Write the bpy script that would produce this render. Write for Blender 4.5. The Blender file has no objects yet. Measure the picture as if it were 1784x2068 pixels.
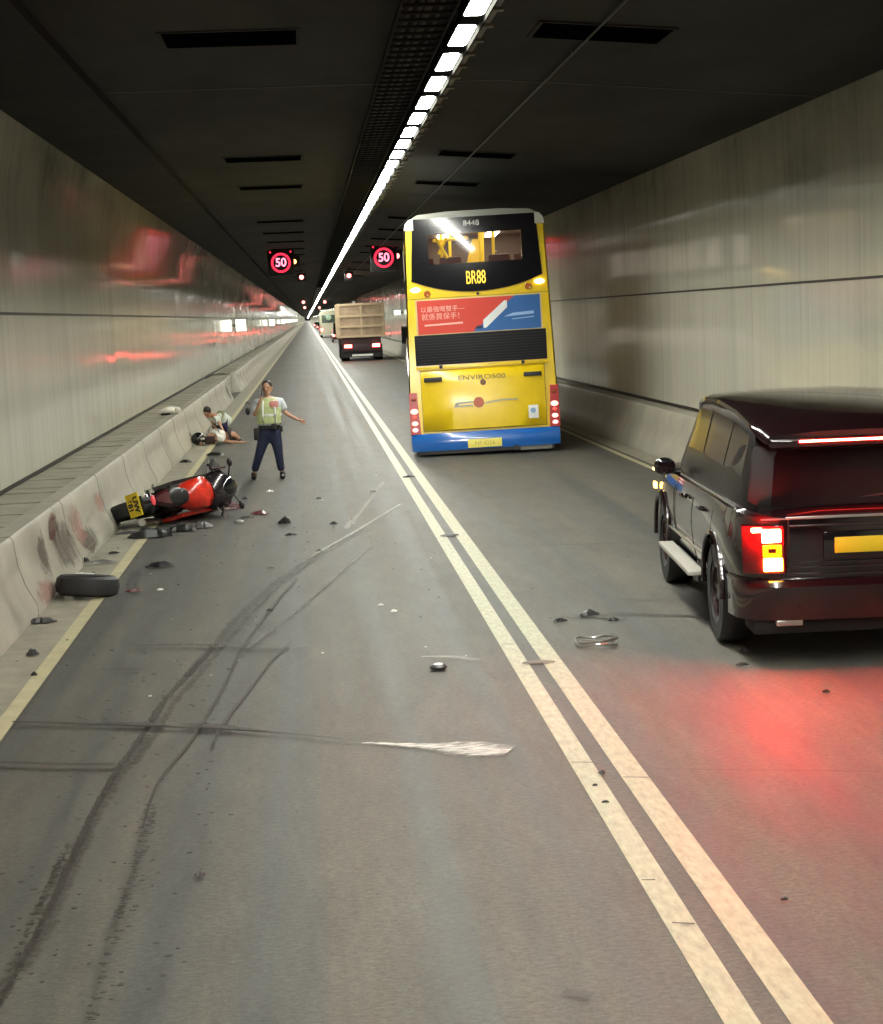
import bpy, bmesh, math, random
from mathutils import Vector, Matrix
R = math.radians
random.seed(7)
S = bpy.context.scene
COL = S.collection
# ---------------------------------------------------------------- camera, world, exposure
cd = bpy.data.cameras.new('camera'); cam = bpy.data.objects.new('camera', cd); COL.objects.link(cam)
CAM_H = 2.6
RW = Matrix(((0.99591361, 0.05219362, -0.07370152), (-0.07923161, 0.11331286, -0.99039515), (-0.04334098, 0.99218749, 0.1169852)))
cam.matrix_world = Matrix.Translation((0, 0, CAM_H)) @ RW.to_4x4()
cd.sensor_fit = 'HORIZONTAL'; cd.sensor_width = 36.0; cd.lens = 36.0 * 3400 / 1784
cd.clip_start = 0.05; cd.clip_end = 9000
S.camera = cam
w = bpy.data.worlds.new('World'); S.world = w; w.use_nodes = True
w.node_tree.nodes['Background'].inputs[0].default_value = (0.5, 0.55, 0.5, 1)
w.node_tree.nodes['Background'].inputs[1].default_value = 0.01
S.view_settings.view_transform = 'Standard'; S.view_settings.look = 'None'
S.view_settings.exposure = 0.0; S.view_settings.gamma = 1.0
S.render.engine = 'CYCLES'
S.cycles.use_denoising = True
S.cycles.max_bounces = 10; S.cycles.diffuse_bounces = 5; S.cycles.glossy_bounces = 4
S.cycles.transparent_max_bounces = 16
S.cycles.sample_clamp_indirect = 8.0
LAMP = 160.0       # radiance of the ceiling lamps

# ---------------------------------------------------------------- materials
MATS = {}
def nodes(m):
    m.use_nodes = True
    nt = m.node_tree
    return nt, nt.nodes['Principled BSDF']
def mat(name, col, rough=0.5, metal=0.0, emis=None, coat=0.0, var=0.0, scale=8.0, bump=0.0, bscale=60.0, stretch=(1, 1, 1), spec=0.5, ior=1.5, rvar=0.0, coatr=0.05):
    if name in MATS: return MATS[name]
    m = bpy.data.materials.new(name); nt, p = nodes(m); MATS[name] = m
    p.inputs['Base Color'].default_value = (*col, 1); p.inputs['Roughness'].default_value = rough
    p.inputs['Metallic'].default_value = metal; p.inputs['IOR'].default_value = ior
    p.inputs['Coat Weight'].default_value = coat; p.inputs['Coat Roughness'].default_value = coatr
    if 'Specular IOR Level' in p.inputs: p.inputs['Specular IOR Level'].default_value = spec
    tc = nt.nodes.new('ShaderNodeTexCoord'); mp = nt.nodes.new('ShaderNodeMapping')
    mp.inputs['Scale'].default_value = stretch; nt.links.new(tc.outputs['Object'], mp.inputs[0])
    if var or rvar:
        n = nt.nodes.new('ShaderNodeTexNoise'); n.inputs['Scale'].default_value = scale; n.inputs['Detail'].default_value = 5
        n.inputs['Roughness'].default_value = 0.6; nt.links.new(mp.outputs[0], n.inputs['Vector'])
        if var:
            r = nt.nodes.new('ShaderNodeMapRange'); r.inputs[1].default_value = 0.3; r.inputs[2].default_value = 0.7
            r.inputs[3].default_value = 1 - var; r.inputs[4].default_value = 1 + var
            nt.links.new(n.outputs[0], r.inputs[0])
            mx = nt.nodes.new('ShaderNodeVectorMath'); mx.operation = 'SCALE'; mx.inputs[0].default_value = col
            nt.links.new(r.outputs[0], mx.inputs['Scale']); nt.links.new(mx.outputs[0], p.inputs['Base Color'])
        if rvar:
            r = nt.nodes.new('ShaderNodeMapRange'); r.inputs[1].default_value = 0.3; r.inputs[2].default_value = 0.7
            r.inputs[3].default_value = max(0.02, rough - rvar); r.inputs[4].default_value = rough + rvar
            nt.links.new(n.outputs[0], r.inputs[0]); nt.links.new(r.outputs[0], p.inputs['Roughness'])
    if bump:
        n = nt.nodes.new('ShaderNodeTexNoise'); n.inputs['Scale'].default_value = bscale; n.inputs['Detail'].default_value = 4
        nt.links.new(mp.outputs[0], n.inputs['Vector'])
        b = nt.nodes.new('ShaderNodeBump'); b.inputs['Strength'].default_value = bump; b.inputs['Distance'].default_value = 0.01
        nt.links.new(n.outputs[0], b.inputs['Height']); nt.links.new(b.outputs[0], p.inputs['Normal'])
    if emis:
        p.inputs['Emission Color'].default_value = (*emis[0], 1); p.inputs['Emission Strength'].default_value = emis[1]
    return m

def wall_mat(name, col, dirt_shade, gloss=0.05, r0=0.06, r1=0.16, bs=0.32):
    """enamel tunnel lining: glossy, vertical streaks, painted shade under the ceiling, seams between the sheets"""
    m = bpy.data.materials.new(name); nt, p = nodes(m); N = nt.nodes.new; Lk = nt.links.new
    tc = N('ShaderNodeTexCoord'); sx = N('ShaderNodeSeparateXYZ'); Lk(tc.outputs['Object'], sx.inputs[0])
    def noise(scale, st, det=5):
        mp = N('ShaderNodeMapping'); mp.inputs['Scale'].default_value = st; Lk(tc.outputs['Object'], mp.inputs[0])
        n = N('ShaderNodeTexNoise'); n.inputs['Scale'].default_value = scale; n.inputs['Detail'].default_value = det; n.inputs['Roughness'].default_value = 0.62
        Lk(mp.outputs[0], n.inputs['Vector']); return n.outputs[0]
    def rng(s, a, b, c, d):
        r = N('ShaderNodeMapRange'); r.inputs[1].default_value = a; r.inputs[2].default_value = b; r.inputs[3].default_value = c; r.inputs[4].default_value = d
        Lk(s, r.inputs[0]); return r.outputs[0]
    def mth(op, a, b=None):
        x = N('ShaderNodeMath'); x.operation = op; x.use_clamp = False
        for i, v in enumerate((a, b)):
            if v is None: continue
            if isinstance(v, (int, float)): x.inputs[i].default_value = v
            else: Lk(v, x.inputs[i])
        return x.outputs[0]
    streak = noise(1.0, (1, 2.6, 0.10)); fine = noise(1.0, (1, 9, 0.25)); blot = noise(0.22, (1, 1, 2.2), 6)
    hz = rng(sx.outputs['Z'], 2.7, 5.0, 0.0, 0.62)          # shade of the upper wall put into the colour, uneven
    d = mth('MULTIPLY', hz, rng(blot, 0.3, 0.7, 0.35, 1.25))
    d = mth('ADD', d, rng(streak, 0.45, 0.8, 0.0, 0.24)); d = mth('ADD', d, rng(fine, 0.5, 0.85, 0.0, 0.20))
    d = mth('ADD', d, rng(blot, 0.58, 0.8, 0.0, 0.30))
    fr = mth('FRACT', mth('MULTIPLY', sx.outputs['Y'], 1 / 1.2))
    seam = mth('LESS_THAN', fr, 0.012)
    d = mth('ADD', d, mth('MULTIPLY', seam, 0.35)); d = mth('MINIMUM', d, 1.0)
    mx = N('ShaderNodeMix'); mx.data_type = 'RGBA'; mx.inputs[6].default_value = (*col, 1); mx.inputs[7].default_value = (*dirt_shade, 1)
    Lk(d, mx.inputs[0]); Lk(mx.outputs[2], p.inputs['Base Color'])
    Lk(rng(mth('ADD', blot, mth('MULTIPLY', fine, 0.4)), 0.5, 0.9, r0, r1), p.inputs['Roughness'])
    p.inputs['Specular IOR Level'].default_value = gloss
    b = N('ShaderNodeBump'); b.inputs['Strength'].default_value = bs; b.inputs['Distance'].default_value = 0.02
    ci = mth('FLOOR', mth('MULTIPLY', sx.outputs['Y'], 1 / 1.2)); wn = N('ShaderNodeTexWhiteNoise'); wn.noise_dimensions = '1D'; Lk(ci, wn.inputs['W'])
    cr = N('ShaderNodeSeparateColor'); Lk(wn.outputs['Color'], cr.inputs[0])
    tilt = mth('MULTIPLY', mth('SUBTRACT', cr.outputs[0], 0.5), mth('MULTIPLY', fr, 1.6)); tz = mth('MULTIPLY', mth('SUBTRACT', cr.outputs[1], 0.5), mth('MULTIPLY', sx.outputs['Z'], 3.0))
    hh = mth('ADD', mth('MULTIPLY', noise(1.0, (1, 1.7, 0.6), 2), 0.35), mth('MULTIPLY', noise(1.0, (1, 12, 1.0), 2), 0.02))
    Lk(mth('ADD', hh, mth('ADD', tilt, tz)), b.inputs['Height']); Lk(b.outputs[0], p.inputs['Normal'])
    return m

def road_mat():
    m = bpy.data.materials.new('worn asphalt'); nt, p = nodes(m); N = nt.nodes.new; Lk = nt.links.new
    tc = N('ShaderNodeTexCoord')
    def noise(scale, st, det=5, ro=0.6):
        mp = N('ShaderNodeMapping'); mp.inputs['Scale'].default_value = st; Lk(tc.outputs['Object'], mp.inputs[0])
        n = N('ShaderNodeTexNoise'); n.inputs['Scale'].default_value = scale; n.inputs['Detail'].default_value = det; n.inputs['Roughness'].default_value = ro
        Lk(mp.outputs[0], n.inputs['Vector']); return n.outputs[0]
    def rng(s, a, b, c, d):
        r = N('ShaderNodeMapRange'); r.inputs[1].default_value = a; r.inputs[2].default_value = b; r.inputs[3].default_value = c; r.inputs[4].default_value = d
        Lk(s, r.inputs[0]); return r.outputs[0]
    long = noise(1.0, (3.2, 0.03, 1), 3); patch = noise(0.5, (1, 0.4, 1)); grit = noise(70, (1, 1, 1), 4, 0.8); grit2 = noise(1.0, (22, 45, 1), 3, 0.75); smear = noise(1.0, (5, 1.2, 1), 5, 0.7)
    mx = N('ShaderNodeMix'); mx.data_type = 'RGBA'; mx.inputs[6].default_value = (0.105, 0.096, 0.078, 1); mx.inputs[7].default_value = (0.068, 0.070, 0.065, 1)
    Lk(rng(long, 0.38, 0.62, 0, 1), mx.inputs[0])
    v = N('ShaderNodeMath'); v.operation = 'MULTIPLY'; Lk(rng(patch, 0.3, 0.7, 0.88, 1.12), v.inputs[0]); Lk(rng(grit, 0.25, 0.75, 0.72, 1.28), v.inputs[1])
    v2 = N('ShaderNodeMath'); v2.operation = 'MULTIPLY'; Lk(v.outputs[0], v2.inputs[0]); Lk(rng(grit2, 0.28, 0.72, 0.68, 1.32), v2.inputs[1])
    v3 = N('ShaderNodeMath'); v3.operation = 'MULTIPLY'; Lk(v2.outputs[0], v3.inputs[0]); Lk(rng(smear, 0.3, 0.7, 0.82, 1.14), v3.inputs[1])
    sc = N('ShaderNodeVectorMath'); sc.operation = 'SCALE'; Lk(mx.outputs[2], sc.inputs[0]); Lk(v3.outputs[0], sc.inputs['Scale'])
    Lk(sc.outputs[0], p.inputs['Base Color']); Lk(rng(long, 0.35, 0.65, 0.72, 0.58), p.inputs['Roughness']); p.inputs['Specular IOR Level'].default_value = 0.28
    b = N('ShaderNodeBump'); b.inputs['Strength'].default_value = 0.25; b.inputs['Distance'].default_value = 0.004
    Lk(grit, b.inputs['Height']); Lk(b.outputs[0], p.inputs['Normal'])
    return m

def decal_mat(name, col, thr=0.5, soft=0.12, dens=0.85, scale=14, stretch=(1, 1, 1), edge=1.0, rough=0.6, both=False):
    """stain with ragged edges: u runs across, v along in metres"""
    m = bpy.data.materials.new(name); nt, p = nodes(m); N = nt.nodes.new; Lk = nt.links.new
    out = nt.nodes['Material Output']
    p.inputs['Base Color'].default_value = (*col, 1); p.inputs['Roughness'].default_value = rough
    uv = N('ShaderNodeUVMap'); uv.uv_map = 'uv'; sx = N('ShaderNodeSeparateXYZ'); Lk(uv.outputs[0], sx.inputs[0])
    tc = N('ShaderNodeTexCoord'); mp = N('ShaderNodeMapping'); mp.inputs['Scale'].default_value = stretch; Lk(tc.outputs['Object'], mp.inputs[0])
    n = N('ShaderNodeTexNoise'); n.inputs['Scale'].default_value = scale; n.inputs['Detail'].default_value = 5; n.inputs['Roughness'].default_value = 0.7; Lk(mp.outputs[0], n.inputs['Vector'])
    a = N('ShaderNodeMath'); a.operation = 'MULTIPLY_ADD'; Lk(sx.outputs[0], a.inputs[0]); a.inputs[1].default_value = 2; a.inputs[2].default_value = -1
    a2 = N('ShaderNodeMath'); a2.operation = 'ABSOLUTE'; Lk(a.outputs[0], a2.inputs[0])
    a3 = N('ShaderNodeMath'); a3.operation = 'POWER'; Lk(a2.outputs[0], a3.inputs[0]); a3.inputs[1].default_value = 2
    s = N('ShaderNodeMath'); s.operation = 'MULTIPLY_ADD'; Lk(a3.outputs[0], s.inputs[0]); s.inputs[1].default_value = -0.45 * edge; Lk(n.outputs[0], s.inputs[2])
    e = s
    if both:
        v1 = N('ShaderNodeMath'); v1.operation = 'MULTIPLY_ADD'; Lk(sx.outputs[1], v1.inputs[0]); v1.inputs[1].default_value = 2; v1.inputs[2].default_value = -1
        v2 = N('ShaderNodeMath'); v2.operation = 'MULTIPLY'; Lk(v1.outputs[0], v2.inputs[0]); Lk(v1.outputs[0], v2.inputs[1])
        e = N('ShaderNodeMath'); e.operation = 'MULTIPLY_ADD'; Lk(v2.outputs[0], e.inputs[0]); e.inputs[1].default_value = -0.45; Lk(s.outputs[0], e.inputs[2])
    r = N('ShaderNodeMapRange'); r.inputs[1].default_value = thr - soft - 0.15; r.inputs[2].default_value = thr + soft - 0.15; r.inputs[3].default_value = 0; r.inputs[4].default_value = dens
    Lk(e.outputs[0], r.inputs[0])
    t = N('ShaderNodeBsdfTransparent'); mx = N('ShaderNodeMixShader'); Lk(r.outputs[0], mx.inputs[0]); Lk(t.outputs[0], mx.inputs[1]); Lk(p.outputs[0], mx.inputs[2])
    Lk(mx.outputs[0], out.inputs[0])
    return m

def glass_mat(name, tint=(1, 1, 1), clear=0.85):
    m = bpy.data.materials.new(name); nt, p = nodes(m); N = nt.nodes.new; Lk = nt.links.new
    t = N('ShaderNodeBsdfTransparent'); t.inputs[0].default_value = (*tint, 1); g = N('ShaderNodeBsdfGlossy'); g.inputs['Roughness'].default_value = 0.03
    f = N('ShaderNodeFresnel'); f.inputs[0].default_value = 1.5
    mx = N('ShaderNodeMixShader'); Lk(f.outputs[0], mx.inputs[0]); Lk(t.outputs[0], mx.inputs[1]); Lk(g.outputs[0], mx.inputs[2]); Lk(mx.outputs[0], nt.nodes['Material Output'].inputs[0])
    return m

M_road = road_mat()
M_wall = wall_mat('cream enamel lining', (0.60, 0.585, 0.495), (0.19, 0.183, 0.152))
M_wallu = wall_mat('cream enamel upper lining', (0.30, 0.29, 0.235), (0.10, 0.095, 0.078), 0.6, 0.04, 0.11, 0.3)
M_barrier = mat('pale concrete', (0.36, 0.345, 0.285), 0.5, var=0.24, scale=1.6, bump=0.15, bscale=30, rvar=0.12)
M_gutter = mat('gutter concrete', (0.27, 0.255, 0.20), 0.6, var=0.2, scale=3, bump=0.2, bscale=40)
M_slab = mat('walkway concrete', (0.34, 0.325, 0.26), 0.6, var=0.18, scale=2.5, bump=0.2, bscale=40)
M_seam = mat('black joint', (0.02, 0.018, 0.014), 0.6)
M_ceil = mat('sooty ceiling concrete', (0.032, 0.0315, 0.030), 0.85, spec=0.12, var=0.35, scale=0.7, bump=0.3, bscale=12, stretch=(1, 0.35, 1))
M_ceil2 = mat('black ceiling concrete', (0.017, 0.018, 0.0185), 0.8, spec=0.12, var=0.35, scale=0.8, bump=0.3, bscale=12)
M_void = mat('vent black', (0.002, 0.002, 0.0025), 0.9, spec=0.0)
M_dmetal = mat('dark galvanised steel', (0.035, 0.035, 0.032), 0.45, metal=0.7, var=0.2, scale=20)
M_lamp = mat('lamp diffuser', (0.8, 0.8, 0.8), 0.4, emis=((1.0, 1.0, 0.90), LAMP))
M_housing = mat('lamp housing', (0.012, 0.012, 0.011), 0.9, spec=0.0)
M_line = mat('cream road paint', (0.315, 0.305, 0.205), 0.55, var=0.24, scale=9, bump=0.2, bscale=90, stretch=(3, 1, 1))
M_linel = mat('yellow road paint', (0.44, 0.405, 0.25), 0.55, var=0.14, scale=5, bump=0.2, bscale=90)
M_tar = mat('tar', (0.03, 0.028, 0.022), 0.6)
M_skid = decal_mat('tyre rubber', (0.028, 0.026, 0.02), thr=0.46, soft=0.15, dens=0.75, scale=26, stretch=(1, 0.8, 1))
M_skid2 = decal_mat('thin tyre rubber', (0.03, 0.026, 0.02), thr=0.52, soft=0.05, dens=0.85, scale=30, stretch=(0.6, 1.3, 1))
M_skid3 = decal_mat('faint rubber', (0.045, 0.042, 0.035), thr=0.52, soft=0.14, dens=0.48, scale=22)
M_crack = decal_mat('crack tar', (0.02, 0.02, 0.015), thr=0.12, soft=0.08, dens=0.95, scale=8, edge=0.15)
M_scrape = decal_mat('white scrape', (0.50, 0.49, 0.44), thr=0.57, soft=0.14, dens=0.85, scale=9, stretch=(0.8, 7, 1))
M_scrape2 = decal_mat('thin white scrape', (0.52, 0.50, 0.42), thr=0.54, soft=0.09, dens=0.26, scale=13, stretch=(0.5, 2.2, 1))
M_blood = decal_mat('red paint smear', (0.12, 0.02, 0.016), thr=0.46, soft=0.12, dens=0.75, scale=7, both=True)
M_grime = decal_mat('dark rub mark', (0.09, 0.07, 0.055), thr=0.46, soft=0.13, dens=0.6, scale=7, both=True)
M_pink = decal_mat('pink rub mark', (0.50, 0.22, 0.18), thr=0.46, soft=0.13, dens=0.45, scale=7, both=True)
M_black = mat('black plastic', (0.012, 0.012, 0.013), 0.42)
M_gloss = mat('gloss black', (0.008, 0.008, 0.010), 0.08, coat=0.6)
M_rubber = mat('tyre black', (0.022, 0.023, 0.025), 0.62, var=0.15, scale=20)
M_silver = mat('silver metal', (0.62, 0.61, 0.58), 0.28, metal=0.9)
M_white = mat('white paint', (0.78, 0.77, 0.72), 0.4)
M_red_e = mat('lit red lamp', (0.5, 0.02, 0.02), 0.3, emis=((1, 0.012, 0.006), 1350))
M_red_l = mat('red lens', (0.35, 0.01, 0.012), 0.15, emis=((1, 0.01, 0.012), 0.35), coat=0.5)
M_far_red = mat('far brake light', (0.5, 0.02, 0.02), 0.3, emis=((1, 0.09, 0.07), 24))

# ---------------------------------------------------------------- mesh helpers
class MB:
    def __init__(s): s.bm = bmesh.new(); s.uvl = None
    def face(s, pts):
        return s.bm.faces.new([s.bm.verts.new(p) for p in pts])
    def box(s, x0, x1, y0, y1, z0, z1, rot=None, bev=0.0):
        vs = [s.bm.verts.new(v) for v in ((x0,y0,z0),(x1,y0,z0),(x1,y1,z0),(x0,y1,z0),(x0,y0,z1),(x1,y0,z1),(x1,y1,z1),(x0,y1,z1))]
        fs = [s.bm.faces.new([vs[i] for i in f]) for f in ((3,2,1,0),(4,5,6,7),(0,1,5,4),(1,2,6,5),(2,3,7,6),(3,0,4,7))]
        if bev:
            es = list({e for f in fs for e in f.edges})
            r = bmesh.ops.bevel(s.bm, geom=es, offset=bev, segments=2, affect='EDGES', profile=0.6)
            vs = list({v for f in r['faces'] for v in f.verts} | {v for v in vs if v.is_valid})
        if rot is not None:
            c = Vector(((x0+x1)/2, (y0+y1)/2, (z0+z1)/2))
            bmesh.ops.transform(s.bm, matrix=Matrix.Translation(c) @ rot.to_4x4() @ Matrix.Translation(-c), verts=[v for v in vs if v.is_valid])
        return s
    def ring(s, pts, close=True): return [s.bm.verts.new(p) for p in pts]
    def loft(s, rings, caps=True, closed=True):
        rs = [s.ring(r) for r in rings]; n = len(rs[0])
        for a, b in zip(rs, rs[1:]):
            for i in range(n if closed else n - 1):
                j = (i + 1) % n
                s.bm.faces.new((a[i], a[j], b[j], b[i]))
        if caps:
            s.bm.faces.new(rs[0][::-1]); s.bm.faces.new(rs[-1])
        return s
    def tube(s, pts, rad, n=8, caps=True, flat=1.0):
        pts = [Vector(p) for p in pts]; rr = rad if isinstance(rad, (list, tuple)) else [rad] * len(pts)
        rings = []; up = Vector((0, 0, 1))
        for i, p in enumerate(pts):
            d = (pts[min(i+1, len(pts)-1)] - pts[max(i-1, 0)]).normalized()
            a = d.cross(up); a = a.normalized() if a.length > 0.05 else Vector((1, 0, 0)); b = a.cross(d).normalized()
            rings.append([p + rr[i] * (math.cos(t) * a + math.sin(t) * b * flat) for t in (2 * math.pi * k / n for k in range(n))])
        return s.loft(rings, caps)
    def cyl(s, c, axis, r, h, n=24, r2=None):
        c = Vector(c); a = Vector(axis).normalized()
        return s.tube([c - a * h / 2, c + a * h / 2], [r, r if r2 is None else r2], n)
    def lathe(s, c, axis, prof, n=28, closed=False):
        """prof: (radius, offset along axis)"""
        c = Vector(c); a = Vector(axis).normalized(); u = a.orthogonal().normalized(); v = a.cross(u)
        rings = [[c + a * o + r * (math.cos(t) * u + math.sin(t) * v) for t in (2 * math.pi * k / n for k in range(n))] for r, o in prof]
        if closed:
            rings.append(rings[0])
            s.loft(rings, caps=False); bmesh.ops.remove_doubles(s.bm, verts=s.bm.verts, dist=1e-5); return s
        return s.loft(rings, True)
    def ball(s, c, rx, ry, rz, n=14, rot=None):
        r = bmesh.ops.create_uvsphere(s.bm, u_segments=n, v_segments=max(8, n * 2 // 3), radius=1)
        m = Matrix.Translation(c) @ (rot.to_4x4() if rot is not None else Matrix()) @ Matrix.Diagonal((rx, ry, rz, 1))
        bmesh.ops.transform(s.bm, matrix=m, verts=r['verts']); return s
    def prism(s, poly, axis, a0, a1):
        """poly in the two other axes; extruded along axis"""
        def p3(p, a): return {'x': (a, p[0], p[1]), 'y': (p[0], a, p[1]), 'z': (p[0], p[1], a)}[axis]
        lo = [s.bm.verts.new(p3(p, a0)) for p in poly]; hi = [s.bm.verts.new(p3(p, a1)) for p in poly]; n = len(poly)
        s.bm.faces.new(lo[::-1]); s.bm.faces.new(hi)
        for i in range(n): s.bm.faces.new((lo[i], lo[(i+1) % n], hi[(i+1) % n], hi[i]))
        return s
    def ribbon(s, pts, width, z, clip=None):
        if s.uvl is None: s.uvl = s.bm.loops.layers.uv.new('uv')
        pts = [Vector((p[0], p[1], z)) for p in pts]
        ws = width if isinstance(width, (list, tuple)) else [width] * len(pts)
        L = 0; prev = None
        for i, p in enumerate(pts):
            d = (pts[min(i+1, len(pts)-1)] - pts[max(i-1, 0)]).normalized(); nrm = Vector((-d.y, d.x, 0))
            if i: L += (p - pts[i-1]).length
            a = s.bm.verts.new(p + nrm * ws[i] / 2); b = s.bm.verts.new(p - nrm * ws[i] / 2)
            if prev:
                f = s.bm.faces.new((prev[1], b, a, prev[0]))
                for l, uv in zip(f.loops, ((1, prev[2]), (1, L), (0, L), (0, prev[2]))): l[s.uvl].uv = uv
            prev = (a, b, L)
        return s
    def build(s, name, m, parent=None, smooth=35, loc=None, recalc=True):
        if recalc: bmesh.ops.recalc_face_normals(s.bm, faces=s.bm.faces)
        me = bpy.data.meshes.new(name); s.bm.to_mesh(me); s.bm.free()
        me.materials.append(m)
        if smooth:
            me.shade_smooth(); me.set_sharp_from_angle(angle=R(smooth))
        o = bpy.data.objects.new(name, me); COL.objects.link(o)
        if parent: o.parent = parent
        if loc: o.location = loc
        return o
def tag(o, label=None, cat=None, group=None, kind=None):
    if label: o['label'] = label
    if cat: o['category'] = cat
    if group: o['group'] = group
    if kind: o['kind'] = kind
    return o
def empty(name, loc=(0, 0, 0), rot=(0, 0, 0)):
    o = bpy.data.objects.new(name, None); COL.objects.link(o); o.location = loc; o.rotation_euler = rot; o.empty_display_size = 0.3
    return o
def copy_tree(o, parent=None):
    c = o.copy(); COL.objects.link(c); c.parent = parent
    if parent: c.matrix_parent_inverse = o.matrix_parent_inverse.copy()
    for ch in list(o.children): copy_tree(ch, c)
    return c
def shape(name, polys, m, parent, y=0.0, thick=0.01, z_is_up=True):
    """flat plate in the x-z plane with holes, front face at y, thickness going +y"""
    cu = bpy.data.curves.new(name, 'CURVE'); cu.dimensions = '2D'; cu.fill_mode = 'BOTH'; cu.extrude = thick / 2
    for poly in polys:
        sp = cu.splines.new('POLY'); sp.points.add(len(poly) - 1); sp.use_cyclic_u = True
        for i, p in enumerate(poly): sp.points[i].co = (p[0], p[1], 0, 1)
    t = bpy.data.objects.new('tmp', cu); COL.objects.link(t)
    dg = bpy.context.evaluated_depsgraph_get(); me = bpy.data.meshes.new_from_object(t.evaluated_get(dg))
    bpy.data.objects.remove(t); me.name = name
    me.transform(Matrix.Translation((0, y + thick / 2, 0)) @ Matrix.Rotation(R(90), 4, 'X'))
    me.materials.clear(); me.materials.append(m)
    o = bpy.data.objects.new(name, me); COL.objects.link(o); o.parent = parent
    return o
def text(name, body, size, m, parent, loc, sx=1.0, thick=0.004, rot=(R(90), 0, 0), bold=0.0, align='CENTER'):
    cu = bpy.data.curves.new(name, 'FONT'); cu.body = body; cu.size = size; cu.align_x = align; cu.align_y = 'CENTER'; cu.extrude = thick / 2; cu.offset = bold
    t = bpy.data.objects.new('tmp', cu); COL.objects.link(t)
    dg = bpy.context.evaluated_depsgraph_get(); me = bpy.data.meshes.new_from_object(t.evaluated_get(dg))
    bpy.data.objects.remove(t); me.name = name
    me.transform(Matrix.Diagonal((sx, 1, 1, 1)))
    me.materials.clear(); me.materials.append(m)
    o = bpy.data.objects.new(name, me); COL.objects.link(o); o.parent = parent; o.location = loc; o.rotation_euler = rot
    return o
def skin(name, verts, edges, radii, m, parent, sub=2):
    me = bpy.data.meshes.new(name); me.from_pydata(verts, edges, []); o = bpy.data.objects.new(name, me); COL.objects.link(o)
    o.modifiers.new('s', 'SKIN')
    for i, r in enumerate(radii):
        sv = me.skin_vertices[0].data[i]; sv.radius = r if isinstance(r, tuple) else (r, r)
    me.skin_vertices[0].data[0].use_root = True
    sm = o.modifiers.new('b', 'SUBSURF'); sm.levels = sub; sm.render_levels = sub
    dg = bpy.context.evaluated_depsgraph_get(); me2 = bpy.data.meshes.new_from_object(o.evaluated_get(dg))
    bpy.data.objects.remove(o); me2.name = name; me2.materials.clear(); me2.materials.append(m); me2.shade_smooth()
    o = bpy.data.objects.new(name, me2); COL.objects.link(o); o.parent = parent
    return o
def boolean(o, cutters):
    for c in cutters:
        md = o.modifiers.new('b', 'BOOLEAN'); md.operation = 'DIFFERENCE'; md.object = c; md.solver = 'EXACT'
    dg = bpy.context.evaluated_depsgraph_get(); me = bpy.data.meshes.new_from_object(o.evaluated_get(dg))
    o.modifiers.clear(); o.data = me
    for c in cutters: bpy.data.objects.remove(c)
    me.shade_smooth(); me.set_sharp_from_angle(angle=R(32))

# ---------------------------------------------------------------- the tunnel
Y0, Y1 = -25.0, 3200.0
XL, XR = -3.65, 6.40           # walls
def sheet(x0, x1, z, ya=Y0, yb=Y1, step=None):
    b = MB(); n = 1 if not step else int((yb - ya) / step)
    for i in range(n):
        a = ya + (yb - ya) * i / n; c = ya + (yb - ya) * (i + 1) / n
        b.face(((x0, a, z), (x1, a, z), (x1, c, z), (x0, c, z)))
    return b
road = tag(sheet(XL, XR, 0).build('road', M_road), kind='structure')
tag(sheet(-2.62, -2.20, 0.004).build('gutter', M_gutter), kind='structure')
tag(sheet(-2.215, -2.095, 0.008).build('edge_line', M_linel), kind='structure')
tag(sheet(-2.085, -2.072, 0.004).build('gutter_seam', M_tar), kind='structure')
b = sheet(1.372, 1.502, 0.004)
for f in list(b.bm.faces): pass
tag(b.build('double_line', M_line), kind='structure')
tag(sheet(1.608, 1.755, 0.004).build('double_line', M_line), kind='structure')
tag(sheet(5.32, 5.42, 0.004).build('edge_line', M_linel), kind='structure')
tag(sheet(5.50, 5.82, 0.004).build('gutter', M_gutter), kind='structure')

def profile(poly, ya, yb):
    return MB().prism(poly, 'y', ya, yb)
# left barrier: leaves a gap with steps at the niche
BP = [(-2.60, -0.02), (-2.60, 0.10), (-2.70, 0.30), (-2.755, 0.48), (-2.78, 0.70), (-2.81, 0.745), (-3.00, 0.745), (-3.00, -0.02)]
def barrier(ya, yb, label):
    t = profile(BP, ya, yb).build('crash_barrier', M_barrier)
    tag(t, label, 'barrier', 'kerb barrier under the left walkway')
    j = MB(); y = math.ceil(ya / 3.1) * 3.1
    j.prism([(p[0] + 0.004, p[1] + (0.003 if p[1] > 0.7 else 0)) if p[0] > -2.9 else p for p in BP], 'y', 0, 0.014)
    j0 = j.build('joint', mat('barrier joint', (0.20, 0.185, 0.15), 0.7), t); j0.location = (0, y, 0); y += 3.1
    while y < min(yb - 0.2, 160):
        c = j0.copy(); COL.objects.link(c); c.parent = t; c.location = (0, y, 0); y += 3.1
    return t
barr = barrier(Y0, 57.0, 'cream concrete crash barrier on the left with red and dark scuffs, nearest stretch')
barrier(64.0, Y1, 'cream concrete crash barrier on the left running off beyond the stepped gap')
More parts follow.
